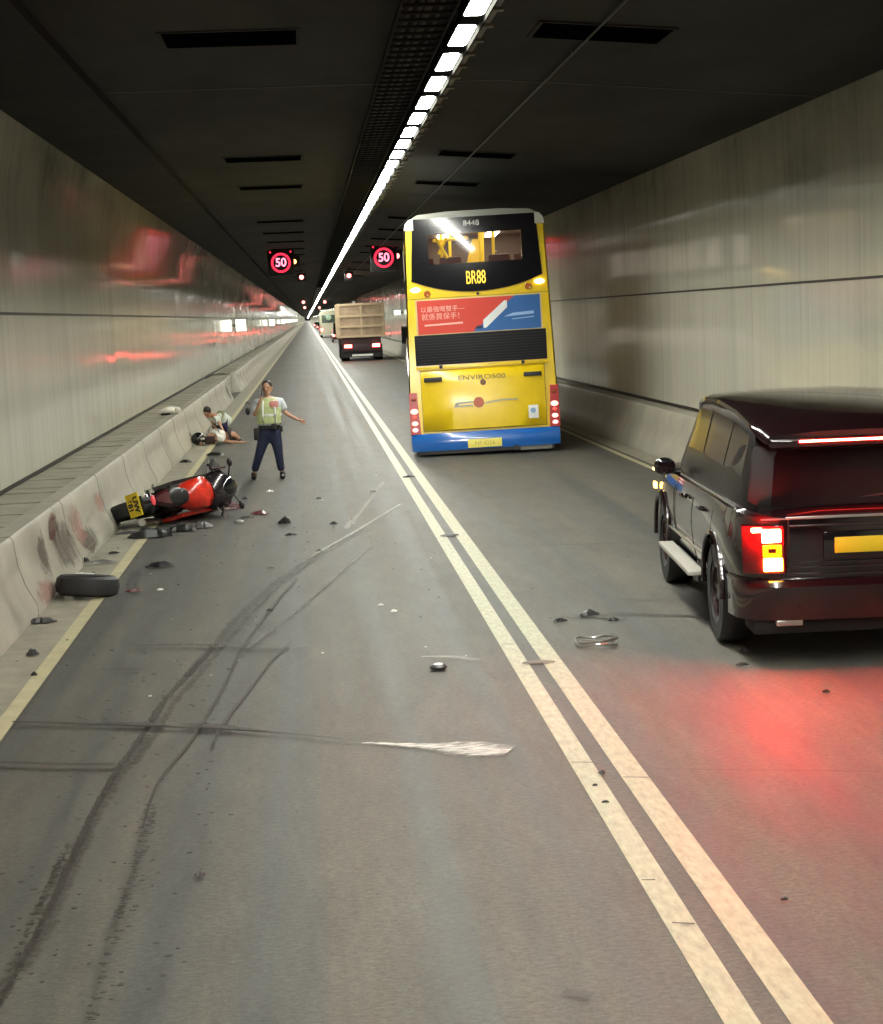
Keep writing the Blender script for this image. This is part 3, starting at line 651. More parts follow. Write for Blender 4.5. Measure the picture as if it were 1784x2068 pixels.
    mt = mat('pale lettering', (.85, .45, .38), .5); mb_ = mat('pale blue lettering', (.30, .50, .78), .5)
    text('advert_text', '以最強嘅雙手—', .115, mt, r, (-.66, -.018, 2.69))
    text('advert_text', '就係買保手！', .13, mt, r, (-.66, -.018, 2.555))
    shape('advert_rule', [[(-1.0, 2.395), (-.30, 2.41), (-.30, 2.445), (-1.0, 2.425)]], mt, r, y=-.018, thick=.004)
    shape('advert_rule', [[(.45, 2.49), (1.0, 2.515), (1.0, 2.57), (.62, 2.55)]], mb_, r, y=-.018, thick=.004)
    shape('advert_rule', [[(.60, 2.43), (1.0, 2.455), (1.0, 2.472), (.60, 2.445)]], mb_, r, y=-.018, thick=.004)
    # engine cover and lower door
    b = MB(); b.box(-1.20, 1.20, -.02, 0, 1.685, 2.235, bev=.008)
    b.build('engine_cover', mat('matt black grille', (.010, .010, .013), .6, spec=.25), r)
    b = MB()
    for k in range(10): b.box(-1.17, 1.17, -.026, -.021, 1.72 + k * .05, 1.728 + k * .05)
    b.build('grille_bars', M_black, r, smooth=0)
    rings = []
    for i in range(9):
        t = i / 8; x = -1.13 + 2.26 * t
        rings.append((x, -.03 - .07 * (1 - (2 * t - 1) ** 4)))
    b = MB(); lof = []
    for x, y in rings: lof.append([(x, -.002, .47), (x, y, .50), (x, y - .02, .9), (x, y, 1.35), (x, y * .7, 1.55), (x, -.002, 1.60)])
    b.loft(lof); b.build('engine_door', MY, r, smooth=60)
    MB().box(-1.2, 1.2, -.05, -.001, 1.61, 1.655, bev=.008).build('ledge', MY, r)
    for s in (-1, 1): MB().box(s * .91 - .165, s * .91 + .165, -.108, -.09, 1.385, 1.465, bev=.008).build('vent_slot', M_black, r)
    text('badge', 'ENVIRO500', .12, mat('badge dark', (.10, .08, .03), .3, metal=.5), r, (-.02, -.1, 1.425), sx=1.45)
    MB().lathe((.0, -.10, 1.33), (0, -1, 0), [(.055, 0), (.055, .01), (.03, .012)], 16).build('lock', mat('brown lens', (.20, .09, .02), .4), r)
    MB().lathe((-.10, -.128, .97), (0, -1, 0), [(.095, 0), (.09, .006)], 20).build('emblem', mat('emblem red', (.5, .12, .06), .4), r)
    for pts in ([(-.55, .90), (-.52, .98), (-.2, 1.00), (-.2, .975), (-.47, .955), (-.48, .925), (-.2, .93), (-.2, .905)], [(.02, .965), (.30, 1.0), (.62, 1.0), (.62, .98), (.30, .975), (.02, .945)]):
        shape('emblem_wing', [pts], mat('emblem grey', (.34, .34, .30), .4), r, y=-.129, thick=.004)
    MB().box(.80, .98, -.128, -.122, .62, .86).build('notice', M_white, r); MB().lathe((.885, -.130, .76), (0, -1, 0), [(.05, 0), (.05, .002)], 16).build('notice_mark', mat('notice blue', (.25, .4, .6), .5), r)
    for x in (-1.135, 1.135): MB().box(x - .004, x + .004, -.006, -.001, .47, 1.60).build('panel_gap', M_black, r)
    MB().box(-1.3, 1.3, -.006, -.001, 2.895, 2.901).build('panel_gap', M_black, r)
    for x in (-.75, .75): MB().box(x - .03, x + .03, -.075, -.05, 1.62, 1.68, bev=.008).build('hinge', M_black, r)
    # lamp clusters
    for s in (-1, 1):
        b = MB(); b.prism([(s * x, z) for x, z in ((1.375, .44), (1.18, .44), (1.22, 1.20), (1.365, 1.20))], 'y', -.05, .12); b.build('tail_lamp', mat('red lamp housing', (.30, .014, .012), .25, emis=((1, .01, .005), .12), coat=.3), r)
        for z, m_, rr in ((1.08, mat('brown red lens', (.35, .08, .04), .3), .055), (.86, M_busl, .085), (.76, mat('dim red lens', (.6, .1, .08), .3, emis=((1, .1, .08), .8)), .05), (.64, M_busl, .07), (.52, mat('pink white lens', (.8, .6, .6), .3, emis=((1, .6, .6), 1.1)), .065)):
            MB().ball((s * 1.285, -.05, z), rr * .85, .03, rr * .6, 12).build('lamp_dot', m_, r)
        MB().box(s * 1.33 - .03, s * 1.33 + .03, -.03, .1, .28, .40).build('side_reflector', M_white, r)
    # bumper, plate, exhaust
    b = MB(); lof = []
    for x, y in ((-1.38, .1), (-1.36, -.02), (-1.2, -.07), (-.6, -.09), (.6, -.09), (1.2, -.07), (1.36, -.02), (1.38, .1)):
        lof.append([(x, .15, .12), (x, y, .12), (x, y - .03, .25), (x, y - .02, .37), (x, y + .01, .44), (x, .15, .44)])
    b.loft(lof); b.build('bumper', MBl, r, smooth=40)
    MB().box(-.34, .28, -.15, -.115, .145, .30, bev=.004).build('number_plate', mat('plate yellow', (.85, .75, .15), .4), r)
    text('plate_text', 'NF 4216', .10, mat('plate dim text', (.45, .38, .05), .5), r, (-.03, -.152, .222), sx=1.05)
    MB().box(-1.25, 1.25, .02, 1.2, .05, .28).build('underbody', M_black, r)
    MB().cyl((.55, -.04, .10), (0, 1, 0), .05, .2, 14).build('exhaust', M_dmetal, r)
    MB().box(.62, 1.2, -.04, .0, -.0 + .04, .12).build('skirt', mat('grey skirt', (.2, .2, .18), .5), r)
    for y in (1.9, 3.2, 9.2):
        for s in (-1, 1): wheel(r, (s * 1.16, y, .48), .48, .30)
    # side windows, lit from inside
    Mw = mat('lit side window', (.3, .28, .22), .1, emis=((1, .86, .68), 1.0)); 
    for s in (-1, 1):
        for (za, zb) in ((1.55, 2.15), (3.15, 3.95)):
            MB().box(s * (hw(za) + .001) if s > 0 else -hw(za) - .012, s * (hw(za) + .012) if s > 0 else -hw(za) - .001, .7, L - .4, za - .08, zb + .02).build('window_band', M_gloss, r)
            for k in range(7):
                y = 1.1 + k * 1.53
                p = MB(); xx = hw(za) + .014; p.box(min(s * xx, s * (xx + .006)), max(s * xx, s * (xx + .006)), y, y + .62, za + .12, zb - .14); p.build('side_window', Mw, r)
    return r
M_busl = mat('lit pale tail lamp', (.8, .5, .45), .3, emis=((1, .50, .42), 1.6))
bus()
# a passenger seen through the rear window belongs to nobody else: own thing
pg = empty('person', (3.62, 32.0, 3.2)); Mskin = mat('skin', (.50, .27, .17), .5)
MB().ball((0, 0, .42), .085, .1, .12).build('head', mat('dark hair', (.015, .012, .01), .6), pg)
skin('jacket', [(0, 0, 0), (0, 0, .2), (0, 0, .33), (.17, 0, .22), (.2, -.02, 0), (-.17, 0, .22), (-.2, -.02, 0)], [(0, 1), (1, 2), (1, 3), (3, 4), (1, 5), (5, 6)], [.14, .15, .05, .07, .05, .07, .05], mat('plum jacket', (.22, .13, .14), .7), pg)
tag(pg, 'passenger in a dull pink top seated behind the upper rear window of the bus', 'person')

# ---------------------------------------------------------------- dark red SUV (local: x centre, rear face y = 0)
def suv():
    r = empty('suv_car', (3.87, 11.52, 0), (0, 0, R(-4.4))); r.scale = (.95, 1, 1)
    tag(r, 'dark maroon SUV with lit brake lights and amber indicator at the right edge', 'car')
    MP = mat('maroon car paint', (0.011, 0.003, 0.0045), 0.2, metal=0.15, coat=1.0, coatr=0.03)
    MG = mat('tinted glass', (0.012, 0.010, 0.010), 0.16, spec=0.2); MGr = mat('rear glass', (0.012, 0.006, 0.007), 0.06, spec=0.35)
    stn = [  # y, half width, bottom z, belt z, belt inset
        (-.02, .70, .36, .93, .03), (0.03, .84, .34, .965, .03), (.12, .93, .32, .985, .04), (.28, .975, .30, .995, .05), (.6, 1.0, .29, 1.0, .06), (1.4, 1.005, .27, 1.0, .07),
        (2.4, 1.0, .27, .985, .07), (3.4, .995, .27, .97, .06), (3.75, .99, .28, .965, .06), (4.3, .97, .30, .95, .06), (4.65, .93, .31, .91, .06), (4.85, .85, .33, .85, .06), (4.95, .66, .36, .78, .05)]
    rings = []
    for y, wd, zb, zt, ins in stn:
        h = zt - zb
        half = [(.0, zb), (wd * .80, zb), (wd * .955, zb + .05), (wd * .985, zb + h * .28), (wd, zb + h * .52), (wd * .992, zb + h * .70), (wd * .972, zb + h * .86), (wd - ins * .75, zt - .015), (wd - ins * 1.6, zt + .012), (wd * .45, zt + .03)]
        ring = [(x, y, z) for x, z in half] + [(-x, y, z) for x, z in half[::-1] if x > 0] + []
        ring.insert(len(half), (0, y, zt + .035))
        rings.append(ring)
    b = MB(); b.loft(rings); body = b.build('body', MP, r, smooth=32)
    cut = []
    for y in (.98, 3.90):
        for s in (-1, 1):
            c = MB(); c.cyl((s * .86, y, .235), (1, 0, 0), .47, .52, 40); cut.append(c.build('cut', MP, r))
    bpy.context.view_layer.update(); boolean(body, cut)
    for y in (.98, 3.90):
        for s in (-1, 1): wheel(r, (s * .85, y, .39), .39, .27, spokes=10, rimm=mat('dark alloy', (.10, .07, .07), .3, metal=.8))
        for s in (-1, 1):
            a = MB(); pts = [(s * 1.0, y + .45 * math.cos(t), (.235 + .48 * math.sin(t))) for t in (math.pi * (k / 14) for k in range(15))]
            a.tube(pts, .022, 6); a.build('arch_trim', MP, r)
    # greenhouse
    gst = [(.10, .80, .84, .98, 1.12), (.16, .84, .80, .99, 1.48), (.26, .885, .765, .99, 1.60), (.9, .905, .745, .99, 1.665), (1.9, .905, .745, .98, 1.70), (2.7, .895, .735, .975, 1.69), (3.1, .88, .715, .97, 1.60), (3.6, .84, .80, .965, 1.12), (3.78, .80, .79, .96, .985)]
    rings = []
    for y, wb, wt, zb, zt in gst:
        rings.append([(0, y, zb), (wb, y, zb), (wb - .01, y, zb + (zt - zb) * .3), (wt + .03, y, zt - .05), (wt, y, zt), (0, y, zt + .01), (-wt, y, zt), (-wt - .03, y, zt - .05), (-wb + .01, y, zb + (zt - zb) * .3), (-wb, y, zb)])
    b = MB(); b.loft(rings); b.build('cabin', mat('satin black', (.008, .007, .008), .35, spec=.3), r, smooth=25)
    # roof skin, floating
    rst = [(.02, .74, 1.545), (.12, .79, 1.60), (.35, .80, 1.655), (.9, .785, 1.715), (1.7, .78, 1.755), (2.4, .77, 1.745), (2.9, .75, 1.69), (3.12, .72, 1.615)]
    rings = [[(0, y, z - .03), (wd - .02, y, z - .045), (wd + .012, y, z - .03), (wd + .005, y, z), (wd - .05, y, z + .025), (wd * .5, y, z + .045), (0, y, z + .05), (-wd * .5, y, z + .045), (-wd + .05, y, z + .025), (-wd - .005, y, z), (-wd - .012, y, z - .03), (-wd + .02, y, z - .045)] for y, wd, z in rst]
    b = MB(); b.loft(rings); b.build('roof', MP, r, smooth=50)
    MB().box(-.50, .50, -.018, -.004, 1.514, 1.530, bev=.004).build('high_brake_light', mat('high brake light', (.5, .02, .02), .3, emis=((1, .03, .02), 160)), r)
    MB().box(-.72, .72, .0, .12, 1.475, 1.548, bev=.02).build('spoiler', MP, r)
    # window panes just proud of the cabin
    def pane(ys, s):
        b = MB(); P = []
        def pt(y, t):
            for (ya, wa, ta, ba, za), (yb, wb, tb, bb, zb) in zip(gst, gst[1:]):
                if ya <= y <= yb:
                    u = (y - ya) / (yb - ya); wbm = wa + (wb - wa) * u; wtp = ta + (tb - ta) * u + .03; z0 = ba + (bb - ba) * u; z1 = za + (zb - za) * u - .05
                    zk = z0 + (z1 + .05 - z0) * .3
                    z = z0 + .03 + (z1 - z0 - .04) * t
                    x = wbm - .01 if z < zk else (wbm - .01) + (wtp - wbm + .01) * (z - zk) / (z1 - zk)
                    return (s * (x + .005), y, z)
        n = 8
        lo = [pt(ys[0] + (ys[1] - ys[0]) * i / n, 0) for i in range(n + 1)]; mid = [pt(ys[0] + (ys[1] - ys[0]) * i / n, .45) for i in range(n + 1)]; hi = [pt(ys[0] + (ys[1] - ys[0]) * i / n, 1) for i in range(n + 1)]
        b.loft([lo, mid, hi], caps=False, closed=False); b.build('side_window', MG, r, recalc=False)
    for s in (-1, 1):
        for ys in ((.34, 1.02), (1.06, 1.98), (2.06, 3.02)): pane(ys, s)
        # chrome strip along the belt
        b = MB(); b.tube([(s * .925, .35, 1.003), (s * .935, 1.4, 1.003), (s * .93, 2.4, .99), (s * .915, 3.3, .98)], .008, 6); b.build('belt_strip', M_silver, r)
        # mirror
        b = MB(); b.ball((s * 1.08, 3.03, 1.065), .105, .075, .085, 14); b.tube([(s * .93, 3.05, 1.0), (s * 1.03, 3.05, 1.02)], .03, 8)
        mo = b.build('door_mirror', M_gloss, r)
        MB().box(s * 1.08 - .08, s * 1.08 + .08, 2.945, 2.956, 1.01, 1.12, bev=.004).build('mirror_glass', MGr, mo)
        MB().ball((s * 1.165, 3.06, 1.045), .02, .05, .016, 10).build('indicator', mat('mirror indicator', (.8, .4, .05), .3, emis=((1, .55, .12), 25)), mo)
        # side step
        b = MB(); b.box(s * 1.05 - .07, s * 1.05 + .07, 1.50, 3.30, .265, .305, bev=.012); b.build('side_step', mat('step aluminium', (.50, .48, .43), .35, metal=.3), r)
        b = MB(); b.box(s * .98 - .05, s * .98 + .05, 1.55, 3.25, .20, .262); b.build('step_bracket', M_black, r)
        MB().tube([(s * 1.008, 1.45, .47), (s * 1.008, 3.3, .45)], .011, 6).build('sill_strip', M_silver, r)
        for ya in (1.35, 2.3):  # door handles
            MB().tube([(s * .995, ya, .85), (s * 1.02, ya + .04, .852), (s * 1.02, ya + .2, .852), (s * .995, ya + .24, .85)], .013, 8).build('door_handle', MP, r)
        for y in (1.04, 2.02, 3.08):
            MB().tube([(s * 1.003 * k, y, z) for k, z in ((.957, .335), (.984, .47), (.9995, .65), (.9915, .775), (.973, .885))], .004, 6).build('door_gap', M_black, r)
        # fender marker, amber
        MB().box(s * .985 - .01, s * .985 + .012, 4.36, 4.50, .70, .76).build('side_marker', mat('amber marker', (.7, .3, .03), .3, emis=((1, .55, .1), 10)), r)
        # rear lamp cluster wraps the corner
        b = MB(); cor = [(.635, -.035), (.74, -.012), (.85, .015), (.925, .075)]
        b.loft([[(s * x, y - .012 * (1 if x < .9 else .3) - 0.008, .525), (s * x, y - .012 - .008, .54), (s * (x + .008), y - .016, .885), (s * x, y + .03, .895), (s * (x - .05), y + .05, .895), (s * (x - .05), y + .05, .525)] for x, y in cor])
        b.build('tail_lamp', mat('smoked red lens', (.07, .004, .005), .12, coat=.5, emis=((1, .0, .01), .02)), r)
        T = lambda nm, x0, x1, z0, z1, m_, ex=0: MB().box(min(s * x0, s * x1), max(s * x0, s * x1), -.062, -.03, z0, z1, bev=.008).build(nm, m_, r)
        T('brake_light', .66, .80, .765, .865, M_red_e)
        MB().box(min(s * .80, s * .87), max(s * .80, s * .87), -.045, .0, .845, .875, bev=.004).build('brake_light', M_red_e, r)
        am = mat('lit amber indicator', (.8, .3, .02), .3, emis=((1, .36, .03), 60)); ay = mat('lit amber ring', (.8, .4, .02), .3, emis=((1, .42, .0), 2.2))
        T('indicator_ring', .655, .695, .655, .745, ay); T('indicator_ring', .755, .795, .655, .745, ay)
        MB().box(min(s * .696, s * .754), max(s * .696, s * .754), -.06, -.03, .718, .745).box(min(s * .696, s * .754), max(s * .696, s * .754), -.06, -.03, .655, .682).build('indicator_ring', ay, r)
        T('indicator', .65, .79, .545, .645, am)
        MB().box(min(s * .62, s * .80), max(s * .62, s * .80), -.045, -.02, .955 - .02, .965 - .02).build('trim_strip', M_silver, r)
    # rear window, tailgate details
    b = MB(); b.loft([[(-.70, .088, 1.02), (-.66, .118, 1.40), (-.62, .13, 1.47)], [(.70, .088, 1.02), (.66, .118, 1.40), (.62, .13, 1.47)]], caps=False, closed=False); b.build('rear_window', MGr, r)
    MB().box(-.62, .62, -.055, -.03, .935, .955, bev=.004).build('trim_strip', M_silver, r)
    MB().box(-.60, .60, -.045, -.03, .875, .89, bev=.003).build('trim_strip', mat('dark chrome', (.15, .12, .12), .2, metal=.9), r)
    MB().box(-.26, .26, -.052, -.035, .665, .785, bev=.004).build('number_plate', mat('plain yellow plate', (.80, .58, .02), .45), r)
    for sx in (-.60, .60): MB().box(sx - .004, sx + .004, -.046, -.03, .50, .93).build('tailgate_gap', M_black, r)
    MB().box(-.52, .52, -.046, -.03, .596, .602).build('tailgate_gap', M_black, r)
    MB().box(-.34, .34, -.040, -.030, .62, .83, bev=.006).build('plate_recess', M_gloss, r)
    for z in (.555, .50): MB().box(-.66, .66, -.043, -.03, z, z + .008).build('trim_strip', mat('dark chrome', (.15, .12, .12), .2, metal=.9), r)
    b = MB(); lof = []
    for x, y in ((-.99, .35), (-.96, .12), (-.86, -.01), (-.6, -.07), (0, -.085), (.6, -.07), (.86, -.01), (.96, .12), (.99, .35)): lof.append([(x * .93, y + .12, .13), (x, y + .02, .16), (x * 1.005, y - .015, .33), (x * 1.005, y - .015, .42), (x, y + .03, .47), (x * .93, y + .12, .47)])
    b.loft(lof); b.build('bumper', MP, r, smooth=40)
    MB().box(-.86, .86, .02, .4, .04, .16, bev=.03).build('diffuser', mat('rough black', (.006, .005, .005), .8), r)
    for s in (-1, 1): MB().box(s * .6 - .1, s * .6 + .1, -.02, .1, .11, .155, bev=.01).build('exhaust', M_silver, r)
    MB().box(-.8, .8, .3, 4.6, .20, .30).build('underbody', M_black, r)
    b = MB(); b.tube([(-.1, .10, 1.06), (.35, .09, 1.10)], .008, 6); b.build('wiper', M_black, r)
    for ch in list(r.children_recursive):     # body rides higher than the wheels: lift and settle every part but the wheels
        if ch.name.startswith(('wheel', 'rim', 'spokes')): continue
        for v in ch.data.vertices: v.co.z = .19 + .927 * v.co.z
suv()

# ---------------------------------------------------------------- tipper lorry and traffic farther on
def tipper():
    r = empty('tipper_lorry', (3.22, 101.5, 0)); tag(r, 'brown boxed tipper lorry with red tail lights, left of the bus', 'lorry')
    Mb = mat('rusty beige tipper', (.36, .26, .17), .6, var=.25, scale=2); Md = mat('dark maroon chassis', (.03, .012, .014), .5)
    MB().box(-1.34, 1.34, 0, 6.2, 1.40, 3.42).build('body', Mb, r)
    rb = MB()
    for z in (1.40, 2.0, 2.62, 3.30): rb.box(-1.38, 1.38, -.09, -.002, z, z + .13)
    for x in (-1.38, -.05, 1.26): rb.box(x, x + .12, -.10, -.091, 1.4, 3.45)
    rb.build('tailgate_ribs', mat('tan rib', (.50, .38, .24), .6), r, smooth=0)
    for k in range(7):
        for s in (-1, 1): MB().box(s * 1.39 - .05, s * 1.39 + .05, .3 + k * .9, .42 + k * .9, 1.4, 3.42).build('side_rib', mat('tan rib', (.50, .38, .24), .6), r, smooth=0)
    MB().box(-1.15, 1.15, .1, 8.2, .72, 1.36).build('chassis', Md, r)
    MB().box(-1.2, 1.2, -.05, .12, .55, .98, bev=.02).build('tail_bar', Md, r)
    MB().box(-1.25, 1.25, 6.6, 8.4, .8, 3.0, bev=.08).build('cab', mat('cab maroon', (.12, .03, .03), .4), r)
    for s in (-1, 1):
        MB().box(s * .84 - .22, s * .84 + .22, -.09, -.05, .80, .99, bev=.02).build('tail_light', M_far_red, r)
    MB().box(-.62, .62, -.08, -.052, .28, .40).build('number_plate', M_white, r)
    MB().box(-1.2, 1.2, .2, .3, .22, .55).build('mud_flap', M_black, r)
    for y in (1.2, 2.6, 7.4):
        for s in (-1, 1): wheel(r, (s * 1.0, y, .5), .5, .5)
    MB().cyl((-.2, 6.4, 3.5), (0, 0, 1), .1, .25, 10).build('exhaust', M_silver, r)
tipper()
def coach(x, y, lab):
    r = empty('white_coach', (x, y, 0)); tag(r, lab, 'coach')
    b = MB(); b.loft([[(-1.2, yy, .35), (1.2, yy, .35), (1.25, yy, 2.2), (1.15, yy, 3.45 - i), (.8, yy, 3.7 - i), (-.8, yy, 3.7 - i), (-1.15, yy, 3.45 - i), (-1.25, yy, 2.2)] for yy, i in ((0, .08), (.3, 0), (10, 0))]); b.build('body', mat('coach cream', (.62, .60, .45), .4), r)
    MB().box(-1.1, 1.1, .1, 9.5, 3.72, 3.80, bev=.02).build('roof_strip', mat('bright roof', (.8, .8, .7), .4, emis=((1, 1, .85), .5)), r)  # strip is no lamp, a glow is put in to brighten the roof
    MB().box(-.95, .95, -.03, -.001, 2.0, 3.1, bev=.02).build('rear_window', mat('green grey glass', (.10, .13, .10), .15), r)
    MB().lathe((0, -.035, 2.75), (0, -1, 0), [(.38, 0), (.38, .01)], 20).build('emblem', mat('pale green disc', (.35, .5, .35), .5), r)
    for s in (-1, 1): MB().box(s * 1.0 - .14, s * 1.0 + .14, -.05, -.001, .9, 1.25).build('tail_light', M_far_red, r)
    for yy in (2.0, 8.0):
        for s in (-1, 1): wheel(r, (s * 1.05, yy, .48), .48, .3)
coach(3.0, 235, 'cream coach seen to the left of the tipper lorry, far ahead')
def car(x, y, col, lab, h=1.45, wd=.88):
    r = empty('car', (x, y, 0)); tag(r, lab, 'car')
    b = MB(); b.loft([[(-wd * k, yy, .3), (wd * k, yy, .3), (wd * k, yy, zt), (wd * .8 * k, yy, zt + .06), (-wd * .8 * k, yy, zt + .06), (-wd * k, yy, zt)] for yy, k, zt in ((0, .94, .82), (.3, 1, .88), (3.2, 1, .88), (4.3, .93, .72))]); b.build('body', mat('far car paint ' + str(col), col, .3, coat=.5), r)
    b = MB(); b.loft([[(-wd * .93 * k, yy, .9), (wd * .93 * k, yy, .9), (wd * .78 * k, yy, zt), (-wd * .78 * k, yy, zt)] for yy, k, zt in ((.25, .96, .98), (.75, 1, h), (2.3, 1, h), (3.1, .96, .98))]); b.build('cabin', M_gloss, r)
    for s in (-1, 1): MB().box(s * wd * .8 - .13, s * wd * .8 + .13, -.04, .02, .66, .84, bev=.02).build('tail_light', M_far_red, r)
    for yy in (.8, 3.4):
        for s in (-1, 1): wheel(r, (s * (wd - .1), yy, .32), .32, .2)
car(3.55, 182, (.06, .02, .015), 'dark brown van low between the coach and the tipper lorry', 2.1, .95)
car(3.0, 300, (.02, .02, .02), 'black car far ahead just left of the cream coach', 1.7)
car(3.1, 390, (.2, .03, .03), 'red car far ahead near the vanishing point', 1.6)
car(3.0, 520, (.1, .1, .1), 'grey car farthest ahead at the vanishing point', 1.6)

# ---------------------------------------------------------------- people
Mhair = mat('black hair', (.015, .012, .01), .55); Mnavy = mat('navy trousers', (.012, .018, .05), .8, var=.25, scale=9, bump=.4, bscale=25)
Mshirt = mat('pale uniform shirt', (.55, .58, .62), .7, var=.08, scale=9); Mvest = mat('lime vest', (.52, .58, .28), .6, var=.15, scale=9, bump=.5, bscale=14); Mref = mat('reflective band', (.80, .82, .78), .25)
Mboot = mat('black boot', (.012, .012, .012), .4); Mhiv = mat('pink red shoulder', (.75, .32, .28), .6)
def head(parent, c, facing, tilt=0.0, hair=True, s=1.0):
    """head with brow, nose, ears, eyes and hair; facing is an angle about z (0 = towards -y)"""
    b = MB(); b.ball((0, 0, 0), .076, .095, .115, 18); b.ball((0, -.04, -.07), .048, .052, .048, 12)
    b.ball((0, -.098, -.02), .014, .02, .026, 8); b.ball((-.078, .01, -.01), .012, .022, .032, 8); b.ball((.078, .01, -.01), .012, .022, .032, 8)
    h = b.build('head', Mskin, parent)
    if hair:
        q = MB(); q.ball((0, .018, .034), .084, .096, .098, 18); q.build('hair', Mhair, h)
    e = MB(); e.ball((-.03, -.086, .008), .013, .01, .008, 8); e.ball((.03, -.086, .008), .013, .01, .008, 8); e.build('eyes', M_black, h)
    m = MB(); m.box(-.024, .024, -.098, -.088, -.062, -.054); m.build('mouth', mat('lips', (.35, .12, .09), .5), h)
    h.location = c; h.rotation_euler = (tilt, 0, facing); h.scale = (s, s, s); return h
def hand_chain(wrist, d, nrm, curl=.4):
    """verts and edges for palm, four unequal fingers and a thumb"""
    d = Vector(d).normalized(); n = Vector(nrm).normalized(); sdir = d.cross(n).normalized(); wv = Vector(wrist)
    V = [wv, wv + d * .05]; E = [(0, 1)]; Rr = [.020, (.032, .016)]
    for k, L in enumerate((.068, .078, .072, .055)):
        base = wv + d * .085 + sdir * (-.027 + .018 * k)
        i = len(V); V += [base, base + (d * .8 + n * curl * .5).normalized() * L * .55, base + (d * .8 + n * curl * .5).normalized() * L * .55 + (d * .5 + n * curl).normalized() * L * .45]
        E += [(1, i), (i, i + 1), (i + 1, i + 2)]; Rr += [.0095, .008, .0065]
    i = len(V); V += [wv + d * .03 - sdir * .035 + n * .01, wv + d * .065 - sdir * .055 + n * .02]; E += [(1, i), (i, i + 1)]; Rr += [.011, .008]
    return V, E, Rr

